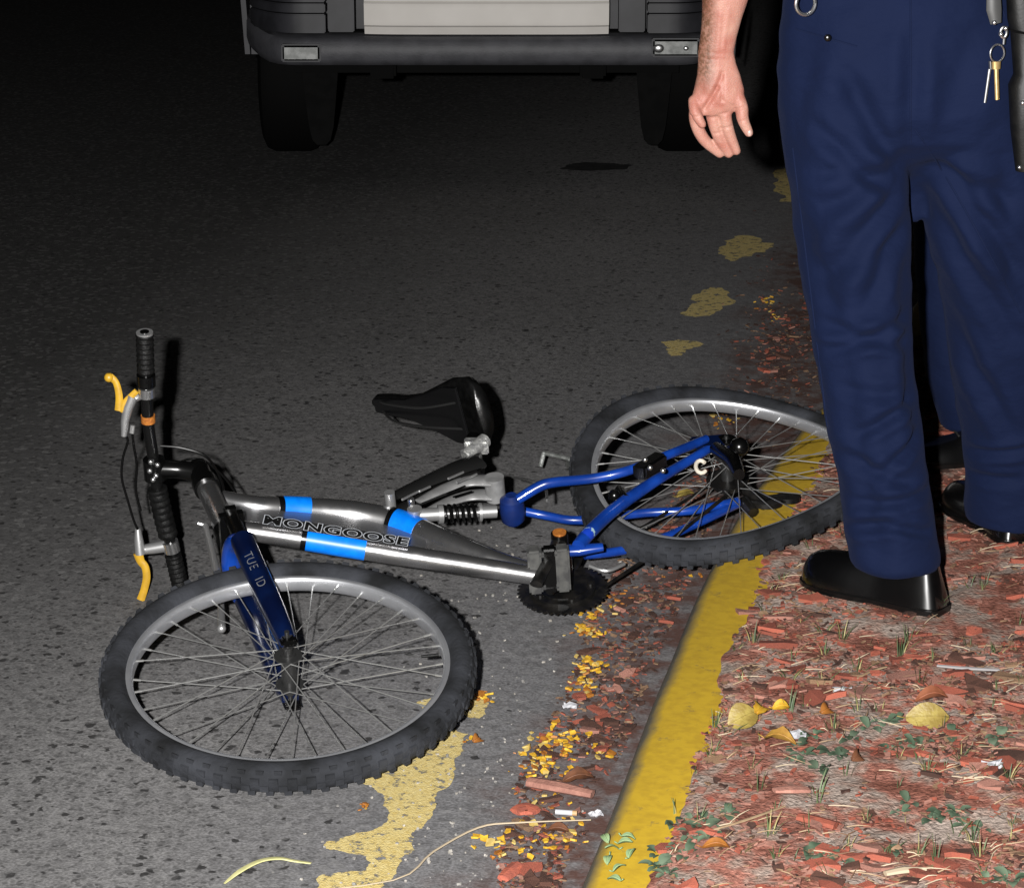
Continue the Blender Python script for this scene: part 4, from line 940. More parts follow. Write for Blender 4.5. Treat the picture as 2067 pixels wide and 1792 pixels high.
for y, xl, xr, ry in ((-40, 2030, 2110, 0.020), (40, 2034, 2112, 0.026), (66, 2040, 2114, 0.026), (150, 2046, 2112, 0.024), (172, 2036, 2112, 0.030), (260, 2040, 2108, 0.026), (345, 2050, 2104, 0.016)):
    a, b = Q(xl, y, YH - 0.135), Q(xr, y, YH - 0.135); rows.append(ell((a + b) / 2, (b.x - a.x) / 2, ry, 24, p=0.75))
hs2 = MB().loft(rows).build('pouch', leather, HO)
q = MB(); q.tube([Q(2040, 62, YH - 0.163), Q(2070, 68, YH - 0.168), Q(2100, 64, YH - 0.163)], 0.008, 8, flat=0.3); q.build('flap_strap', leather, HO)
q = MB(); q.ball(Q(2064, 208, YH - 0.164), 0.005, 6); q.ball(Q(2058, 338, YH - 0.152), 0.004, 6); q.build('rivet', chrome, HO)

# ------------------------------------------------------------------ the parked vehicle at the top of the picture
CARX = Q(982, 75, 9.7).x
CAR = thing('parked_car', V((CARX, 9.7, 0)), 'white car with a dark grey plastic bumper parked on the road', 'car')
paintw = pm('white_car_paint', (0.86, 0.82, 0.77), (0.82, 0.78, 0.73), scale=6, rough=0.45, coat=0.2)
plast = pm('grey_bumper_plastic', (0.075, 0.075, 0.084), (0.055, 0.055, 0.062), scale=14, rough=0.55, bump=0.25, bscale=160)
plast2 = pm('dark_corner_plastic', (0.034, 0.034, 0.040), (0.022, 0.022, 0.026), scale=9, rough=0.5)
under = pm('underbody', (0.0025, 0.0025, 0.0025), rough=0.8, spec=0.1)
glass = pm('dark_glass', (0.01, 0.012, 0.014), rough=0.06)
lens = pm('clear_lens', (0.50, 0.51, 0.50), (0.32, 0.33, 0.32), scale=30, rough=0.12, spec=0.8, coat=0.6)
YC = 9.7
def cx(x, z, y=0.0): return V((CARX + x, YC + y, z))
# centre panel: pressed profile swept across, with a crease and a folded lower lip
pr_ = [(0.80, 0.05), (0.715, 0.030), (0.676, 0.012), (0.668, 0.000), (0.655, 0.004), (0.600, 0.004), (0.585, 0.008), (0.578, 0.022), (0.548, 0.040), (0.546, 0.09)]
pn = MB(); rings = []
for i in range(25):
    x = -0.468 + 0.936 * i / 24; c = 0.020 * (abs(x) / 0.468) ** 6
    rings.append([cx(x, z, y + c) for z, y in pr_])
pn.loft(rings, closed=False); pn.build('rear_panel', paintw, CAR, angle=25)
# bumper bar wrapping round both corners
def bump_section(y0, zb, zt, th): return [(zt, y0 + th), (zt, y0 + 0.02), (zt - 0.018, y0), (zb + 0.03, y0 - 0.004), (zb + 0.006, y0 + 0.018), (zb, y0 + 0.06), (zb, y0 + th)]
path = []
for x in np.linspace(-0.96, 0.96, 49):
    ax_ = abs(x); y = 0.0 if ax_ < 0.72 else 0.34 * ((ax_ - 0.72) / 0.24) ** 2.2
    lift = 0.0 if ax_ < 0.80 else 0.06 * ((ax_ - 0.80) / 0.16) ** 2
    path.append((x, y, lift))
bm_ = MB(); bm_.loft([[cx(x, z + l, yy) for z, yy in bump_section(y, 0.428, 0.540, 0.16)] for x, y, l in path]); bumper = bm_.build('bumper', plast, CAR, angle=50)
for s1 in (-1, 1):
    # corner modules: stacked panels with open seams between them
    for x0, x1, z0, z1 in ((0.505, 0.605, 0.560, 0.80), (0.615, 0.925, 0.556, 0.628), (0.615, 0.925, 0.633, 0.668), (0.615, 0.925, 0.673, 0.80)):
        m_ = MB(); rows = []
        for x in np.linspace(x0, x1, 9):
            y = 0.012 if x < 0.72 else 0.012 + 0.34 * ((x - 0.72) / 0.24) ** 2.2
            rows.append([cx(s1 * x, z1, y), cx(s1 * x, z0, y), cx(s1 * x, z0, y + 0.08), cx(s1 * x, z1, y + 0.08)])
        m_.loft(rows); m_.build('corner_panel', plast2, CAR, bevel=0.004)
    fl_ = MB()
    rows = []
    for t in np.linspace(0, 1, 8):
        z = 0.44 + 0.36 * t; xx = 0.955 + 0.02 * t; rows.append([cx(s1 * xx, z, 0.30), cx(s1 * (xx - 0.02), z, 0.30), cx(s1 * (xx - 0.02), z, 0.36), cx(s1 * xx, z, 0.36)])
    fl_.loft(rows); fl_.build('corner_edge', plast2, CAR)
def lamp(x0, x1, z0, z1, lab):
    c = cx((x0 + x1) / 2, (z0 + z1) / 2, -0.004)
    m_ = MB(); m_.box(c, (V((1, 0, 0)), V((0, 1, 0)), V((0, 0, 1))), (x1 - x0, 0.03, z1 - z0)); lp = m_.build('lamp', lens, CAR, bevel=0.006); lp['label'] = lab
    m_ = MB(); m_.box(c + V((0, 0.006, 0)), (V((1, 0, 0)), V((0, 1, 0)), V((0, 0, 1))), (x1 - x0 + 0.012, 0.03, z1 - z0 + 0.012)); m_.build('bezel', plast2, lp, bevel=0.005)
    for i in range(1, 6):
        m_ = MB(); m_.box(c + V(((x1 - x0) * (i / 6 - 0.5), -0.0155, 0)), (V((1, 0, 0)), V((0, 1, 0)), V((0, 0, 1))), (0.004, 0.003, (z1 - z0) * 0.8)); m_.build('lens_rib', lens, lp)
    return lp
def carx(px): return Q(px, 100, YC).x - CARX
def carz(py): return Q(1000, py, YC).z
lamp(carx(571), carx(645), carz(122), carz(92), 'clear rectangular lamp in the bumper')
lp2 = lamp(carx(1318), carx(1410), carz(112), carz(80), 'clear lamp with bright glints in the bumper')
q = MB(); q.ball(cx(carx(1329), carz(97), -0.018), 0.022, 10, (1.0, 0.5, 0.8)); q.ball(cx(carx(1384), carz(97), -0.018), 0.012, 8, (1, 0.6, 0.8)); q.build('bulb', pm('reflector', (0.8, 0.8, 0.8), rough=0.36, metal=1.0), lp2)
MB().tube([cx(0.965, carz(140), 0.20), cx(0.968, carz(80), 0.20), cx(0.965, carz(20), 0.20)], [0.003, 0.0065, 0.003], 8).build('trim_strip', chrome, CAR)
for x in (-0.40, 0.41):
    m_ = MB(); m_.box(cx(x, 0.405, 0.10), (V((1, 0, 0)), V((0, 1, 0)), V((0, 0, 1))), (0.10, 0.08, 0.06)); m_.build('tow_bracket', under, CAR, bevel=0.01)
# wheels and mud flaps
def car_wheel(x, y):
    c = cx(x, 0.335, y); wo = bpy.data.objects.new('wheel', None); COL.objects.link(wo); wo.parent = CAR
    X = V((1, 0, 0)); t = MB(); n = 48
    prof = [(0.20, -0.10), (0.29, -0.115), (0.322, -0.10), (0.335, -0.07), (0.335, 0.07), (0.322, 0.10), (0.29, 0.115), (0.20, 0.10)]
    rings = [[c + X * w + V((0, r * math.cos(a), r * math.sin(a))) for r, w in prof] for a in [2 * math.pi * i / n for i in range(n)]]
    k = len(prof); t.add([p for r in rings for p in r], [(i * k + j, i * k + (j + 1) % k, ((i + 1) % n) * k + (j + 1) % k, ((i + 1) % n) * k + j) for i in range(n) for j in range(k)])
    t.build('tyre', under, wo); MB().cyl(c - X * 0.085, c + X * 0.085, 0.20, 36).build('rim', under, wo)
for x in (-0.80, 0.80):
    car_wheel(x, 0.66); car_wheel(x, 3.35)
    fp = MB(); rows = []
    for z, w in ((0.46, 0.075), (0.36, 0.068), (0.25, 0.058), (0.16, 0.048), (0.11, 0.036), (0.09, 0.018)):
        rows.append([cx(x * 0.82 - w, z, 0.24), cx(x * 0.82 + w, z, 0.24), cx(x * 0.82 + w, z, 0.252), cx(x * 0.82 - w, z, 0.252)])
    fp.loft(rows); fp.build('mud_flap', pm('flap_rubber', (0.0045, 0.0045, 0.0045), (0.003, 0.003, 0.003), scale=20, rough=0.85, spec=0.1), CAR)
ub = MB(); ub.box(cx(0, 0.46, 2.2), (V((1, 0, 0)), V((0, 1, 0)), V((0, 0, 1))), (1.5, 4.0, 0.16)); ub.build('underbody', under, CAR)
bd = MB(); rows = []
for y, hw, zt, zb in ((0.09, 0.88, 1.05, 0.80), (0.22, 0.94, 1.12, 0.80), (0.9, 0.97, 1.14, 0.80), (3.0, 0.97, 1.10, 0.80), (3.9, 0.95, 1.02, 0.80), (4.35, 0.86, 0.92, 0.80)):
    rows.append([cx(-hw, zb, y), cx(-hw - 0.01, (zb + zt) / 2, y), cx(-hw + 0.03, zt, y), cx(hw - 0.03, zt, y), cx(hw + 0.01, (zb + zt) / 2, y), cx(hw, zb, y)])
bd.loft(rows); bd.build('body', paintw, CAR, angle=30)
sk_ = MB(); sk_.loft([[cx(-hw, 0.44, y), cx(-hw, 0.83, y), cx(hw, 0.83, y), cx(hw, 0.44, y)] for y, hw in ((0.30, 0.93), (0.9, 0.965), (3.0, 0.965), (4.2, 0.9))]); sk_.build('sill_cladding', plast2, CAR)
cb = MB(); rows = []
for y, hw, zt in ((0.20, 0.84, 1.12), (0.42, 0.76, 1.66), (0.9, 0.74, 1.74), (2.3, 0.74, 1.72), (3.15, 0.80, 1.10)):
    rows.append([cx(-hw - 0.06, 1.09, y), cx(-hw, zt, y), cx(hw, zt, y), cx(hw + 0.06, 1.09, y)])
cb.loft(rows); cb.build('cabin_glass', glass, CAR, angle=30)
rf = MB(); rows = []
for y, hw in ((0.40, 0.76), (0.9, 0.76), (2.35, 0.76)): rows.append([cx(-hw, 1.70, y), cx(-hw + 0.05, 1.765, y), cx(hw - 0.05, 1.765, y), cx(hw, 1.70, y)])
rf.loft(rows); rf.build('roof', paintw, CAR)
# ------------------------------------------------------------------ litter, bark, leaves and grass
def vz(p): return soil_z(p.x, p.y)
def on_verge(x, y):
    p = P(x, y, KZ + 0.005); p.z = vz(p); return p
def in_view_verge():
    while True:
        x, y = random.uniform(1180, 2110), random.uniform(560, 1840)
        p = P(x, y, KZ + 0.005); s_, u = ku(p)
        if u > 0.115 + 0.03 * noise.noise(V((s_ * 9, 1, 0))): p.z = vz(p); return p
def clump(p, f=5.0, o=0.0): return noise.noise(V((p.x * f + o, p.y * f, 3.0)))
bark = [pm('bark_red', (0.36, 0.092, 0.052), (0.24, 0.064, 0.042), scale=60, rough=0.85, bump=0.5, rand=0.35, stretch=(1, 1, 1)),
        pm('bark_pink', (0.37, 0.175, 0.130), (0.28, 0.125, 0.094), scale=60, rough=0.85, bump=0.5, rand=0.35),
        pm('bark_brown', (0.085, 0.034, 0.021), (0.050, 0.022, 0.015), scale=60, rough=0.85, bump=0.5, rand=0.35),
        pm('bark_tan', (0.27, 0.165, 0.095), (0.19, 0.105, 0.058), scale=60, rough=0.85, bump=0.5, rand=0.3)]
def chip_verts(l, w, t, rnd=random):
    j = lambda a: rnd.uniform(-a, a)
    top = [V((-l / 2 + j(l * .12), -w / 2 + j(w * .25), t / 2 + j(t * .3))), V((0 + j(l * .2), -w / 2 + j(w * .3), t / 2 + j(t * .3))), V((l / 2 + j(l * .1), -w / 2 + j(w * .35), t / 2)), V((l / 2 + j(l * .12), w / 2 + j(w * .25), t / 2 + j(t * .3))), V((0 + j(l * .2), w / 2 + j(w * .3), t / 2 + j(t * .3))), V((-l / 2 + j(l * .1), w / 2 + j(w * .3), t / 2))]
    bot = [V((p.x * 0.94, p.y * 0.92, -t / 2)) for p in top]
    fs = [(0, 1, 4, 5), (1, 2, 3, 4), (11, 10, 7, 6), (10, 9, 8, 7)] + [(i, 6 + i, 6 + (i + 1) % 6, (i + 1) % 6) for i in range(6)]
    return top + bot, fs
protos = []
for i in range(12):
    l = random.uniform(0.7, 1.3); w = random.uniform(0.25, 0.6); vs_, fs = chip_verts(l, w, 0.16)
    for b_ in range(4):
        me = bpy.data.meshes.new('bark_chip'); me.from_pydata(vs_, [], fs); me.materials.append(bark[b_]); protos.append(me)
def zone(x, y, u):
    if u < 0.24: return 'close to the yellow kerb'
    if y < 1330: return 'near the black shoes'
    if y > 1690: return 'at the bottom edge of the verge'
    if x > 1850: return 'towards the outer edge of the verge'
    return 'around the bare soil of the verge' if y > 1530 else 'around the large yellow leaf'
def one_chip(p, size, zr, col, tilt=0.25, label=None, group=None):
    me = protos[random.randrange(12) * 4 + col]
    o = bpy.data.objects.new('bark_chip', me); COL.objects.link(o)
    o.location = p; o.scale = (size, size, size); o.rotation_euler = (random.uniform(-tilt, tilt), random.uniform(-tilt, tilt) * 0.6, zr)
    d_ = p - V((0, 0, H)); zc = d_.y * math.cos(PITCH) - d_.z * math.sin(PITCH); px_ = CX + d_.x / zc * FPX; py_ = CY - (d_.y * math.sin(PITCH) + d_.z * math.cos(PITCH)) / zc * FPX
    if group == 'bark chips on the verge': label = 'lying ' + zone(px_, py_, ku(p)[1])
    else: label = 'lying in the gutter ' + ('beyond the rear wheel' if py_ < 800 else 'under the rear wheel' if py_ < 1140 else 'below the chainring' if py_ < 1330 else 'between chainring and cigarette end' if py_ < 1560 else 'near the cigarette end')
    label = '%s %s bark chip %s' % ('large' if size > 0.042 else 'medium' if size > 0.030 else 'small', ('brick red', 'pinkish', 'dark brown', 'tan')[col], label)
    return tag(o, label, 'bark chip', group)
LBV = 'lying among the scattered chips on the verge'; GV = 'bark chips on the verge'
BARE = [(1640, 1590, 250, 75), (1560, 1480, 80, 30), (1990, 1240, 110, 60), (1480, 1760, 120, 40), (1900, 1680, 150, 40)]
def bare(p):
    d_ = p - V((0, 0, H)); zc = d_.y * math.cos(PITCH) - d_.z * math.sin(PITCH); yc = -(d_.y * math.sin(PITCH) + d_.z * math.cos(PITCH))
    x, y = CX + d_.x / zc * FPX, CY + yc / zc * FPX
    return any(((x - a) / b_) ** 2 + ((y - c) / e_) ** 2 < 1 for a, c, b_, e_ in BARE)
n_ = 0
while n_ < 205:
    p = in_view_verge()
    if bare(p) and random.random() < 0.9: continue
    if clump(p, 3.2) < -0.12 and random.random() < 0.8: continue
    one_chip(p + V((0, 0, 0.004)), random.uniform(0.022, 0.060), random.uniform(-0.6, 0.6) + (math.pi if random.random() < .5 else 0), random.choices((0, 1, 2, 3), (6, 4, 2, 1))[0], label=LBV, group=GV); n_ += 1
# gutter debris follows the kerb
gut = [(1440, 880), (1350, 1010), (1240, 1150), (1200, 1215), (1180, 1290), (1150, 1360), (1120, 1430), (1085, 1500), (1050, 1560), (1040, 1640), (1000, 1720), (1010, 1800)]
def gutter_pt():
    while True:
        y = random.uniform(890, 1800); xl = float(np.interp(y, [q[1] for q in gut], [q[0] for q in gut])); xr = 1416 - 0.402 * (y - 1150) - 14 + 0.1 * max(0, 1100 - y)
        t = random.random() ** 0.9; x = xl + (xr - xl) * t
        p = P(x, y, 0.0)
        bare = (1535 < y < 1680 and x > 1130) or (y > 1690 and x > 1140)
        if bare and random.random() < 0.86: continue
        return p
def far_gutter_pt():
    while True:
        x, y = random.gauss(1570, 45), random.gauss(700, 70)
        p = P(x, y, 0); s_, u = ku(p)
        if u < -0.01: return p
LBG = 'lying among the debris in the gutter'; GG = 'bark chips in the gutter'
for i in range(80):
    p = gutter_pt() if i < 62 else far_gutter_pt()
    one_chip(p + V((0, 0, 0.007)), random.uniform(0.018, 0.042), random.uniform(0, 6.28), random.choices((0, 1, 2, 3), (4, 2, 5, 1))[0], label=LBG, group=GG)
def chip_mass(name, label, cat, gen, n, smin, smax, mats, weights, lift=0.003, aspect=(0.25, 0.7), th=0.18):
    m_ = MB()
    for i in range(n):
        p = gen(); s_ = random.uniform(smin, smax) ; vs_, fs = chip_verts(s_, s_ * random.uniform(*aspect), s_ * th)
        rot = Matrix.Rotation(random.uniform(0, 6.28), 3, 'Z') @ Matrix.Rotation(random.uniform(-0.5, 0.5), 3, 'X') @ Matrix.Rotation(random.uniform(-0.35, 0.35), 3, 'Y')
        m_.add([p + V((0, 0, lift)) + rot @ v for v in vs_], fs, random.choices(range(len(mats)), weights)[0])
    o = MB.build(m_, name, mats, smooth=False); return tag(o, label, cat, kind='stuff')
def verge_clumped():
    while True:
        p = in_view_verge()
        if bare(p) and random.random() < 0.85: continue
        if clump(p, 4.5) > -0.02 or random.random() < 0.25: return p
chip_mass('bark_crumbs', 'fine red and brown bark crumbs strewn over the verge', 'bark', verge_clumped, 6000, 0.003, 0.017, bark, (4, 5, 3, 3))
chip_mass('gutter_crumbs', 'dark red-brown crumbs of bark and leaf along the gutter', 'debris', lambda: gutter_pt() if random.random() < 0.8 else far_gutter_pt(), 3000, 0.003, 0.015, bark, (3, 1, 7, 3))
grit_m = [pm('pale_grit', (0.33, 0.31, 0.28), (0.26, 0.24, 0.21), scale=80, rough=0.8), pm('grey_grit', (0.25, 0.24, 0.22), (0.2, 0.19, 0.18), scale=80, rough=0.8)]
def grit_pt():
    y = random.uniform(1050, 1800); return P(random.gauss(1080 - 0.35 * (y - 1150), 110), y, 0.0)
chip_mass('grit', 'pale grit scattered on the asphalt beside the gutter', 'grit', grit_pt, 260, 0.002, 0.0055, grit_m, (2, 2), 0.002, (0.6, 1.0), 0.6)
petal_m = [pm('yellow_petal', (0.60, 0.37, 0.03), (0.50, 0.26, 0.018), scale=120, rough=0.6, rand=0.2), pm('amber_petal', (0.36, 0.14, 0.018), (0.26, 0.09, 0.014), scale=120, rough=0.6, rand=0.2), pm('pale_petal', (0.50, 0.38, 0.13), (0.45, 0.31, 0.08), scale=120, rough=0.6)]
clusters = [(1180, 1280, 22, 30), (1195, 1245, 18, 18), (1185, 1350, 22, 34), (1175, 1390, 18, 22), (1165, 1500, 26, 14), (1100, 1525, 40, 34), (1085, 1545, 34, 26), (1120, 1500, 30, 22), (1075, 1700, 46, 26), (1130, 1700, 36, 24), (1000, 1710, 30, 10), (1545, 612, 14, 16), (1555, 640, 20, 10), (1450, 850, 22, 16), (1215, 1530, 14, 8), (1110, 1600, 50, 20), (1235, 1215, 25, 14), (1385, 1150, 30, 8), (975, 1410, 16, 8), (950, 1500, 8, 3), (735, 1640, 10, 4)]
def petal_pt():
    c = random.choices(clusters, [q[3] for q in clusters])[0]; return P(random.gauss(c[0], c[2] * 0.8), random.gauss(c[1], c[2] * 0.5), 0.0)
chip_mass('yellow_petals', 'yellow petal crumbs lying in drifts along the gutter', 'petals', petal_pt, 380, 0.003, 0.0135, petal_m, (6, 3, 2), 0.007, (0.5, 0.95), 0.30)

# dry straw and green blades
straw_m = [pm('straw', (0.33, 0.235, 0.14), (0.25, 0.165, 0.095), scale=40, rough=0.7), pm('pale_straw', (0.42, 0.34, 0.235), rough=0.7), pm('brown_straw', (0.15, 0.08, 0.045), rough=0.8)]
m_ = MB()
for i in range(700):
    p = in_view_verge()
    if bare(p) and random.random() < 0.7: continue
    a = random.gauss(0.1, 0.75); l = random.uniform(0.012, 0.06); d = V((math.cos(a), math.sin(a), 0)) * l; b_ = V((-d.y, d.x, 0)) * random.uniform(-0.12, 0.12)
    z0, z1 = random.uniform(0.002, 0.006), random.uniform(0.002, 0.012)
    pts = [p + V((0, 0, z0)), p + d * 0.5 + b_ + V((0, 0, (z0 + z1) / 2 + random.uniform(0.0, 0.003))), p + d + V((0, 0, z1))]
    m_.strip(smooth_path(pts, 2), [0.0016, 0.0018, 0.0006], V((-math.sin(a) * 0.6, math.cos(a) * 0.6, 0.7)), random.choices((0, 1, 2), (4, 3, 3))[0])
tag(m_.build('dry_straw', straw_m, smooth=False), 'dry straw blades strewn over the verge', 'straw', kind='stuff')
grass_m = [pm('grass_green', (0.055, 0.085, 0.035), (0.085, 0.115, 0.045), scale=30, rough=0.6, rand=0.3), pm('grass_dry', (0.30, 0.27, 0.11), (0.22, 0.18, 0.07), scale=30, rough=0.7), pm('weed_green', (0.060, 0.095, 0.058), (0.105, 0.145, 0.095), scale=30, rough=0.55, rand=0.25)]
def tuft_mesh(nb, h, spread, mats, w=0.0032):
    m_ = MB()
    for i in range(nb):
        a = random.uniform(0, 6.28); r = random.random() * spread * 0.35; b_ = V((math.cos(a) * r, math.sin(a) * r, -0.004)); hh = h * random.uniform(0.45, 1.1); lean = random.uniform(0.1, 0.9) * spread
        tip = b_ + V((math.cos(a) * lean, math.sin(a) * lean, hh)); mid = b_ * 0.6 + tip * 0.4 + V((0, 0, hh * 0.18))
        m_.strip(smooth_path([b_, mid, tip], 3), [w, w * 0.9, w * 0.25], V((-math.sin(a + 0.5), math.cos(a + 0.5), 0)), random.choices(range(len(mats)), (5, 2)[:len(mats)])[0])
    o = m_.build('grass_tuft', mats, smooth=False); me = o.data; bpy.data.objects.remove(o); return me
tufts = [tuft_mesh(random.randint(4, 9), random.uniform(0.028, 0.05), 0.035, grass_m[:2], 0.0024) for i in range(8)]
tp = [z7(*q) for q in ((250, 150), (180, 450), (390, 510), (330, 700), (930, 735), (1410, 150), (1010, 330), (1560, 720), (1450, 740), (1770, 760), (1960, 780), (2040, 850), (1260, 800), (440, 1130), (820, 1400), (1500, 1320), (1220, 1220), (590, 1300), (60, 620), (100, 420), (1130, 320), (1790, 1250), (560, 340), (1400, 1250), (1860, 330), (2010, 1230))]
tp += [(1560, 1200), (1548, 1240), (1575, 1170), (1700, 1080), (1640, 1110), (1980, 1190), (1975, 1330), (1600, 1330), (1400, 1560), (1500, 1375), (1440, 1520), (1660, 1380), (1730, 1350), (2010, 1400), (1340, 1690), (1460, 1640), (1700, 1290)]
while len(tp) < 100: tp.append((random.uniform(1350, 2060), random.uniform(1180, 1790)))
for i, (x, y) in enumerate(tp):
    p = on_verge(x, y); s_, u = ku(p)
    if u < 0.105: continue
    o = bpy.data.objects.new('grass_tuft', random.choice(tufts)); COL.objects.link(o); o.location = p; sc_ = random.uniform(0.5, 1.0); o.scale = (sc_, sc_, sc_ * random.uniform(0.7, 1.15)); o.rotation_euler = (0, 0, random.uniform(0, 6.28))
    tag(o, '%s tuft of green grass blades growing %s' % ('small' if sc_ < 0.75 else 'tall', zone(x, y, u)), 'grass tuft', 'grass tufts on the verge')

def leaf_mesh(name, l, w, mat, curl=0.25, n=7, lobes=0.0, fold=0.3):
    m_ = MB(); rows = []
    for i in range(n):
        t = i / (n - 1); hw = w / 2 * math.sin(math.pi * min(1, t * 0.96 + 0.03)) ** 0.7 * (1 + lobes * math.sin(t * 14)); z = curl * l * (math.sin(t * math.pi)); 
        rows.append([V((l * (t - 0.5), -hw, z + fold * hw)), V((l * (t - 0.5), -hw * 0.5, z + fold * hw * 0.4)), V((l * (t - 0.5), 0, z)), V((l * (t - 0.5), hw * 0.5, z + fold * hw * 0.4)), V((l * (t - 0.5), hw, z + fold * hw))])
    m_.loft(rows, closed=False, caps=False)
    m_.loft([[p - V((0, 0, 0.0008)) for p in r] for r in rows], closed=False, caps=False)
    m_.tube([V((l * (i / 6 - 0.5), 0, curl * l * math.sin(i / 6 * math.pi) + 0.0006)) for i in range(7)] , 0.0011, 5)
    m_.tube([V((-l / 2, 0, 0)), V((-l * 0.72, w * 0.06, 0.004))], 0.0011, 5)
    return m_, mat
def leaf(name, p, l, w, mat, rz, label, tilt=(0, 0), cat='leaf', group=None, **k):
    m_, mat = leaf_mesh(name, l, w, mat, **k)
    o = m_.build(name, mat, smooth=True, angle=180); o.location = p; o.rotation_euler = (tilt[0], tilt[1], rz); return tag(o, label, cat, group)
ly = pm('yellow_leaf', (0.30, 0.23, 0.055), (0.22, 0.155, 0.035), scale=55, rough=0.55, bump=0.4)
lo_ = pm('orange_leaf', (0.28, 0.105, 0.018), (0.20, 0.07, 0.014), scale=50, rough=0.55)
lbr = pm('brown_leaf', (0.13, 0.05, 0.022), (0.08, 0.032, 0.016), scale=50, rough=0.6)
lg = pm('green_leaf', (0.045, 0.105, 0.05), (0.085, 0.165, 0.085), scale=45, rough=0.5)
leaf('fallen_leaf', on_verge(*z7(1450, 400)) + V((0, 0, 0.012)), 0.072, 0.048, ly, 0.05, 'large yellow folded leaf lying near the broad green weeds', (0.9, 0), curl=0.10, fold=0.15)
leaf('fallen_leaf', on_verge(*z7(275, 400)) + V((0, 0, 0.01)), 0.055, 0.05, ly, 0.4, 'yellow leaf lying on the verge close to the kerb', (0.6, -0.3), curl=0.12)
leaf('fallen_leaf', on_verge(*z7(380, 365)) + V((0, 0, 0.01)), 0.045, 0.03, petal_m[0], 1.2, 'crumpled yellow leaf beside the yellow leaf near the kerb', (0.3, 0.3), lobes=0.2)
leaf('fallen_leaf', on_verge(*z7(515, 345)) + V((0, 0, 0.01)), 0.030, 0.022, petal_m[0], 0.2, 'small deep yellow leaf right of the crumpled leaf', (0.5, 0))
leaf('fallen_leaf', on_verge(*z7(510, 560)) + V((0, 0, 0.008)), 0.055, 0.028, pm('ochre_leaf', (0.34, 0.19, 0.035), (0.26, 0.13, 0.025), scale=50, rough=0.55), -0.5, 'ochre leaf lying next to the white paper scrap', (0.3, 0), lobes=0.25)
leaf('fallen_leaf', on_verge(*z7(800, 355)) + V((0, 0, 0.008)), 0.030, 0.026, lo_, 0.9, 'small orange leaf lying between grass blades on the verge', (0.5, 0.2))
leaf('fallen_leaf', on_verge(*z7(100, 1250)) + V((0, 0, 0.008)), 0.040, 0.018, lo_, 0.0, 'thin orange leaf at the bottom of the verge beside the kerb', (0.4, 0))
leaf('fallen_leaf', on_verge(*z7(1480, 290)) + V((0, 0, 0.008)), 0.06, 0.03, pm('rust_leaf', (0.25, 0.085, 0.04), (0.19, 0.06, 0.028), scale=50, rough=0.6), 0.2, 'rust coloured leaf just above the large yellow leaf', (0.3, 0))
leaf('fallen_leaf', P(*z6(1140, 395), 0.006), 0.026, 0.022, lo_, 1.1, 'single curled amber leaf beside the tip of the yellow paint', (0.5, 0.3), curl=0.3)
leaf('fallen_leaf', P(*z6(1800, 640), 0.008), 0.055, 0.03, lbr, 0.3, 'dark brown curled leaf lying in the gutter', (0.3, 0), curl=0.2, lobes=0.2)
leaf('fallen_leaf', P(*z6(1670, 970), 0.008), 0.035, 0.02, lbr, -0.2, 'small dark brown leaf below the cigarette end', (0.3, 0), curl=0.2)
leaf('fallen_leaf', P(1385, 1000, 0.006), 0.05, 0.03, ly, 0.5, 'yellow leaf on the road seen through the rear wheel spokes', (0.2, 0), curl=0.15)
for i, (x, y, s_, c) in enumerate(((980, 670, 0.022, lbr),)):
    leaf('fallen_leaf', on_verge(*z7(x, y)) + V((0, 0, 0.010)), 0.034, 0.024, c, 1.2, 'dark brown curled leaf standing among the green weeds', (0.9, 0.2), curl=0.3)
# broad-leaved weeds
wmesh = []
for i in range(4):
    m_ = MB()
    for j in range(random.randint(6, 10)):
        a = random.uniform(0, 6.28); l = random.uniform(0.014, 0.032); w = l * random.uniform(0.4, 0.7); up = random.uniform(0.35, 1.4)
        dv = V((math.cos(a), math.sin(a), up)).normalized(); sd_ = V((-math.sin(a), math.cos(a), 0)); b_ = V((math.cos(a), math.sin(a), 0)) * 0.004
        rows = []
        for k_ in range(6):
            t = k_ / 5; c = b_ + dv * (l * t) + V((0, 0, -0.012 * t * t)); hw = w / 2 * (math.sin(math.pi * min(1, t * 0.95 + 0.04)) ** 0.8); rows.append([c - sd_ * hw + V((0, 0, hw * 0.3)), c, c + sd_ * hw + V((0, 0, hw * 0.3))])
        m_.loft(rows, closed=False, caps=False)
    o = m_.build('weed', grass_m[2], smooth=True, angle=180); wmesh.append(o.data); bpy.data.objects.remove(o)
wp = [z7(*q) for q in ((1080, 440), (1180, 400), (1240, 390), (850, 590), (900, 620), (960, 500), (720, 480), (1300, 520), (1380, 550), (1480, 1020), (1560, 1000), (1640, 990), (1700, 1060), (620, 560), (660, 620), (600, 660), (1600, 480), (1330, 900), (1280, 960), (1800, 1080), (180, 1000), (40, 1020), (20, 1090), (60, 1150), (1900, 1420), (1840, 1440), (1980, 1440), (1860, 560), (1920, 500), (1250, 1230), (720, 1260), (820, 1280), (900, 1300), (760, 700), (1220, 560), (1420, 540))]
wp += [(1395, 1680), (1370, 1700), (1385, 1725), (1350, 1735), (1400, 1655), (1330, 1745), (1365, 1660), (1410, 1700), (1345, 1765), (1330, 1715)]
for i, (x, y) in enumerate(wp):
    p = on_verge(x, y); o = bpy.data.objects.new('weed', random.choice(wmesh)); COL.objects.link(o); o.location = p; sc_ = random.uniform(0.7, 1.2); o.scale = (sc_,) * 3; o.rotation_euler = (0, 0, random.uniform(0, 6.28))
    tag(o, '%s broad-leaved green weed growing %s' % ('small' if sc_ < 0.95 else 'large', zone(x, y, ku(p)[1])), 'weed', 'broad-leaved weeds on the verge')
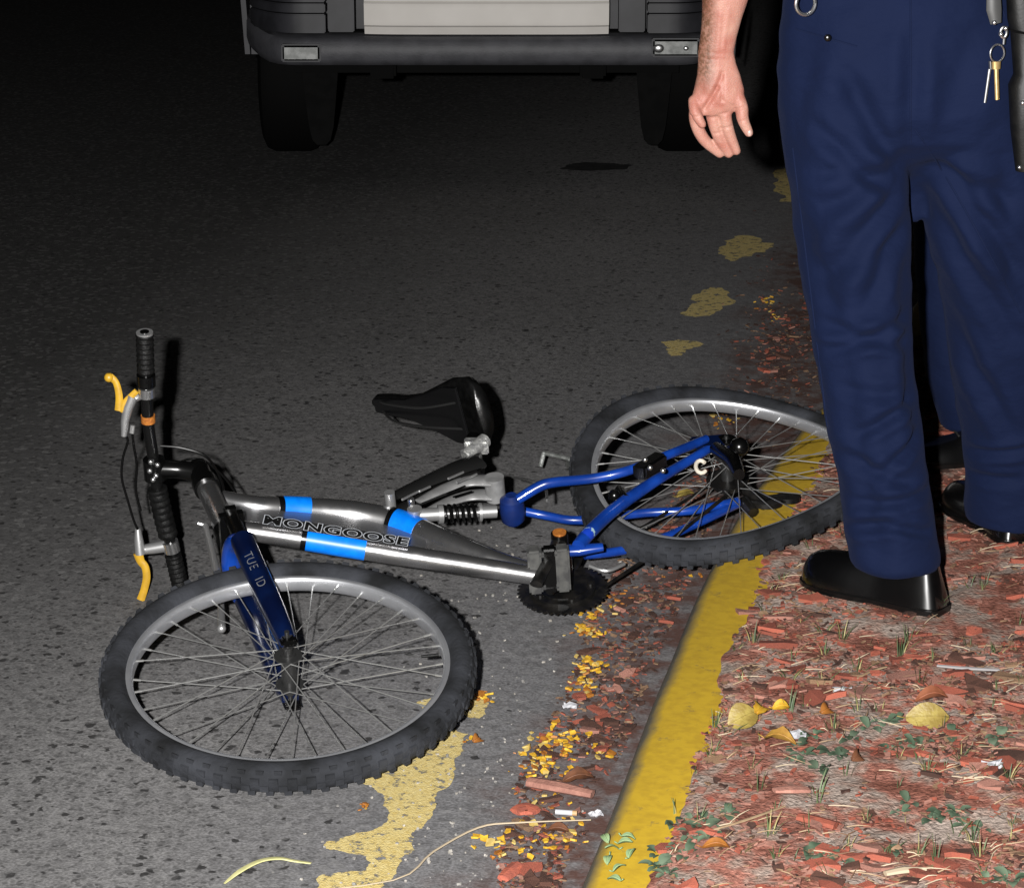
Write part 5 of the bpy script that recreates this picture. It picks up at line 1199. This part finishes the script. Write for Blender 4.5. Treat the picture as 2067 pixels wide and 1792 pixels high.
# pale green leaflets lying on the end of the painted kerb
for i, (x, y) in enumerate(((1235, 1712), (1262, 1700), (1228, 1735), (1250, 1752), (1240, 1775), (1275, 1722), (1222, 1692), (1268, 1690))):
    m_, mt = leaf_mesh('leaflet', 0.022, 0.013, None, 0.2)
    o = m_.build('leaflet', pm('sage_leaf', (0.16, 0.24, 0.12), (0.22, 0.28, 0.12), scale=60, rough=0.6), angle=180); o.location = P(x, y, 0.107); o.rotation_euler = (random.uniform(-.3, .3), random.uniform(-.3, .3), random.uniform(0, 6.28)); tag(o, 'small sage green leaflet lying on the yellow kerb', 'leaflet', 'leaflets on the kerb')
# sticks and scraps that stand out
def stick(pts, r, mat, label, name='stick', flat=0.6, cat='stick', n=7):
    m_ = MB(); m_.tube(smooth_path(pts, 4), r, n, flat=flat); return tag(m_.build(name, mat, angle=30), label, cat)
def vv(x, y, h=0.006): return on_verge(*z7(x, y)) + V((0, 0, h))
def gg(x, y, h=0.008): return P(*z6(x, y), h)
stick([gg(1480, 655, .012), gg(1680, 690, .014), gg(1890, 735, .012)], [0.014, 0.015, 0.011], bark[1], 'long pinkish bark splinter lying across the gutter', 'bark_splinter', cat='bark')
stick([gg(1310, 1280), gg(1355, 1240), gg(1405, 1195)], [0.010, 0.013, 0.012], bark[0], 'bright red bark piece at the road side of the gutter debris', 'bark_piece', cat='bark')
stick([gg(1390, 850), gg(1460, 830), gg(1530, 850)], [0.014, 0.022, 0.012], bark[0], 'broad flat red bark piece below the long pinkish splinter', 'bark_piece', 0.3, 'bark')
stick([vv(625, 1035), vv(740, 1060), vv(865, 1090)], [0.010, 0.012, 0.010], bark[0], 'bright red bark stick on the bare soil of the verge', 'bark_piece', cat='bark')
stick([vv(470, 880), vv(580, 865), vv(690, 850)], [0.008, 0.013, 0.010], bark[1], 'pale pink bark slab at the edge of the bare soil', 'bark_piece', 0.4, 'bark')
stick([vv(1180, 1395), vv(1300, 1375), vv(1440, 1362)], [0.006, 0.008, 0.004], straw_m[1], 'pale cream wood sliver near the bottom of the verge', 'wood_sliver', cat='stick')
stick([vv(1510, 70), vv(1700, 88), vv(1910, 108)], [0.004, 0.005, 0.004], pm('white_stick', (0.26, 0.245, 0.245), rough=0.7), 'thin whitish stick lying on the red bark of the verge', 'twig')
stick([vv(60, 1130), vv(280, 1070), vv(540, 960)], [0.002, 0.003, 0.002], straw_m[0], 'long dry stalk slanting over the bare soil', 'dry_stalk', cat='stalk')
stick([vv(1000, 120), vv(1100, 80), vv(1190, 55)], [0.003, 0.003, 0.002], straw_m[0], 'dry stalk lying above the grey stone on the verge', 'dry_stalk', cat='stalk')
stick([gg(-260, 1390, .004), gg(600, 1290, .006), gg(860, 1105, .010), gg(1150, 950, .012), gg(1400, 918, .014), gg(1880, 900, .016)], [0.0012, 0.0016, 0.002, 0.0024, 0.0022, 0.0014], straw_m[1], 'long thin straw running from the gutter onto the road', 'straw_stalk', cat='stalk')
sl = [(1450, 1310), (1550, 1230), (1680, 1165), (1800, 1148), (1900, 1165), (2010, 1180)]
stick([P(x * .3125, 1372.6 + y * .3125, 0.006 + 0.006 * math.sin(i)) for i, (x, y) in enumerate(sl)], [0.002, 0.005, 0.005, 0.0055, 0.005, 0.004], pm('pale_blade', (0.55, 0.52, 0.25), (0.45, 0.44, 0.2), scale=40, rough=0.6), 'curved pale yellow blade of grass on the bare asphalt', 'pale_stalk', 0.35, 'stalk')
whitep = pm('white_paper', (0.40, 0.40, 0.42), rough=0.6)
cg = MB(); cg.cyl(gg(1650, 848, .008), gg(1760, 856, .008), 0.0045, 12); cg.cyl(gg(1760, 856, .008), gg(1790, 858, .008), 0.0046, 12, mi=1)
tag(cg.build('cigarette_end', [whitep, pm('cork_tip', (0.4, 0.25, 0.12), rough=0.6)]), 'white cigarette end lying in the gutter beside the kerb', 'cigarette end')
def scrap(p, s_, label, seed):
    rnd = random.Random(seed); m_ = MB(); rows = []
    for i in range(6):
        rows.append([V(((i / 5 - 0.5) * s_ * 1.6 + rnd.uniform(-.1, .1) * s_, (j / 4 - 0.5) * s_ + rnd.uniform(-.1, .1) * s_, rnd.uniform(0, 0.35) * s_)) for j in range(5)])
    m_.loft(rows, closed=False, caps=False); o = m_.build('paper_scrap', whitep, smooth=False); o.location = p; o.rotation_euler = (0.25, 0, rnd.uniform(-0.4, 0.4)); return tag(o, label, 'paper scrap')
scrap(gg(1910, 868, .004), 0.014, 'crumpled white scrap against the foot of the yellow kerb', 1)
scrap(gg(1745, 172, .004), 0.016, 'white scrap on the road side of the bark in the gutter', 2)
scrap(vv(600, 500, .004), 0.022, 'crumpled white and grey scrap beside the ochre leaf', 3)
scrap(vv(910, 215, .004), 0.020, 'torn white scrap lying above the grass on the verge', 4)
scrap(vv(1860, 720, .004), 0.020, 'grey white scrap near the right edge of the verge', 5)
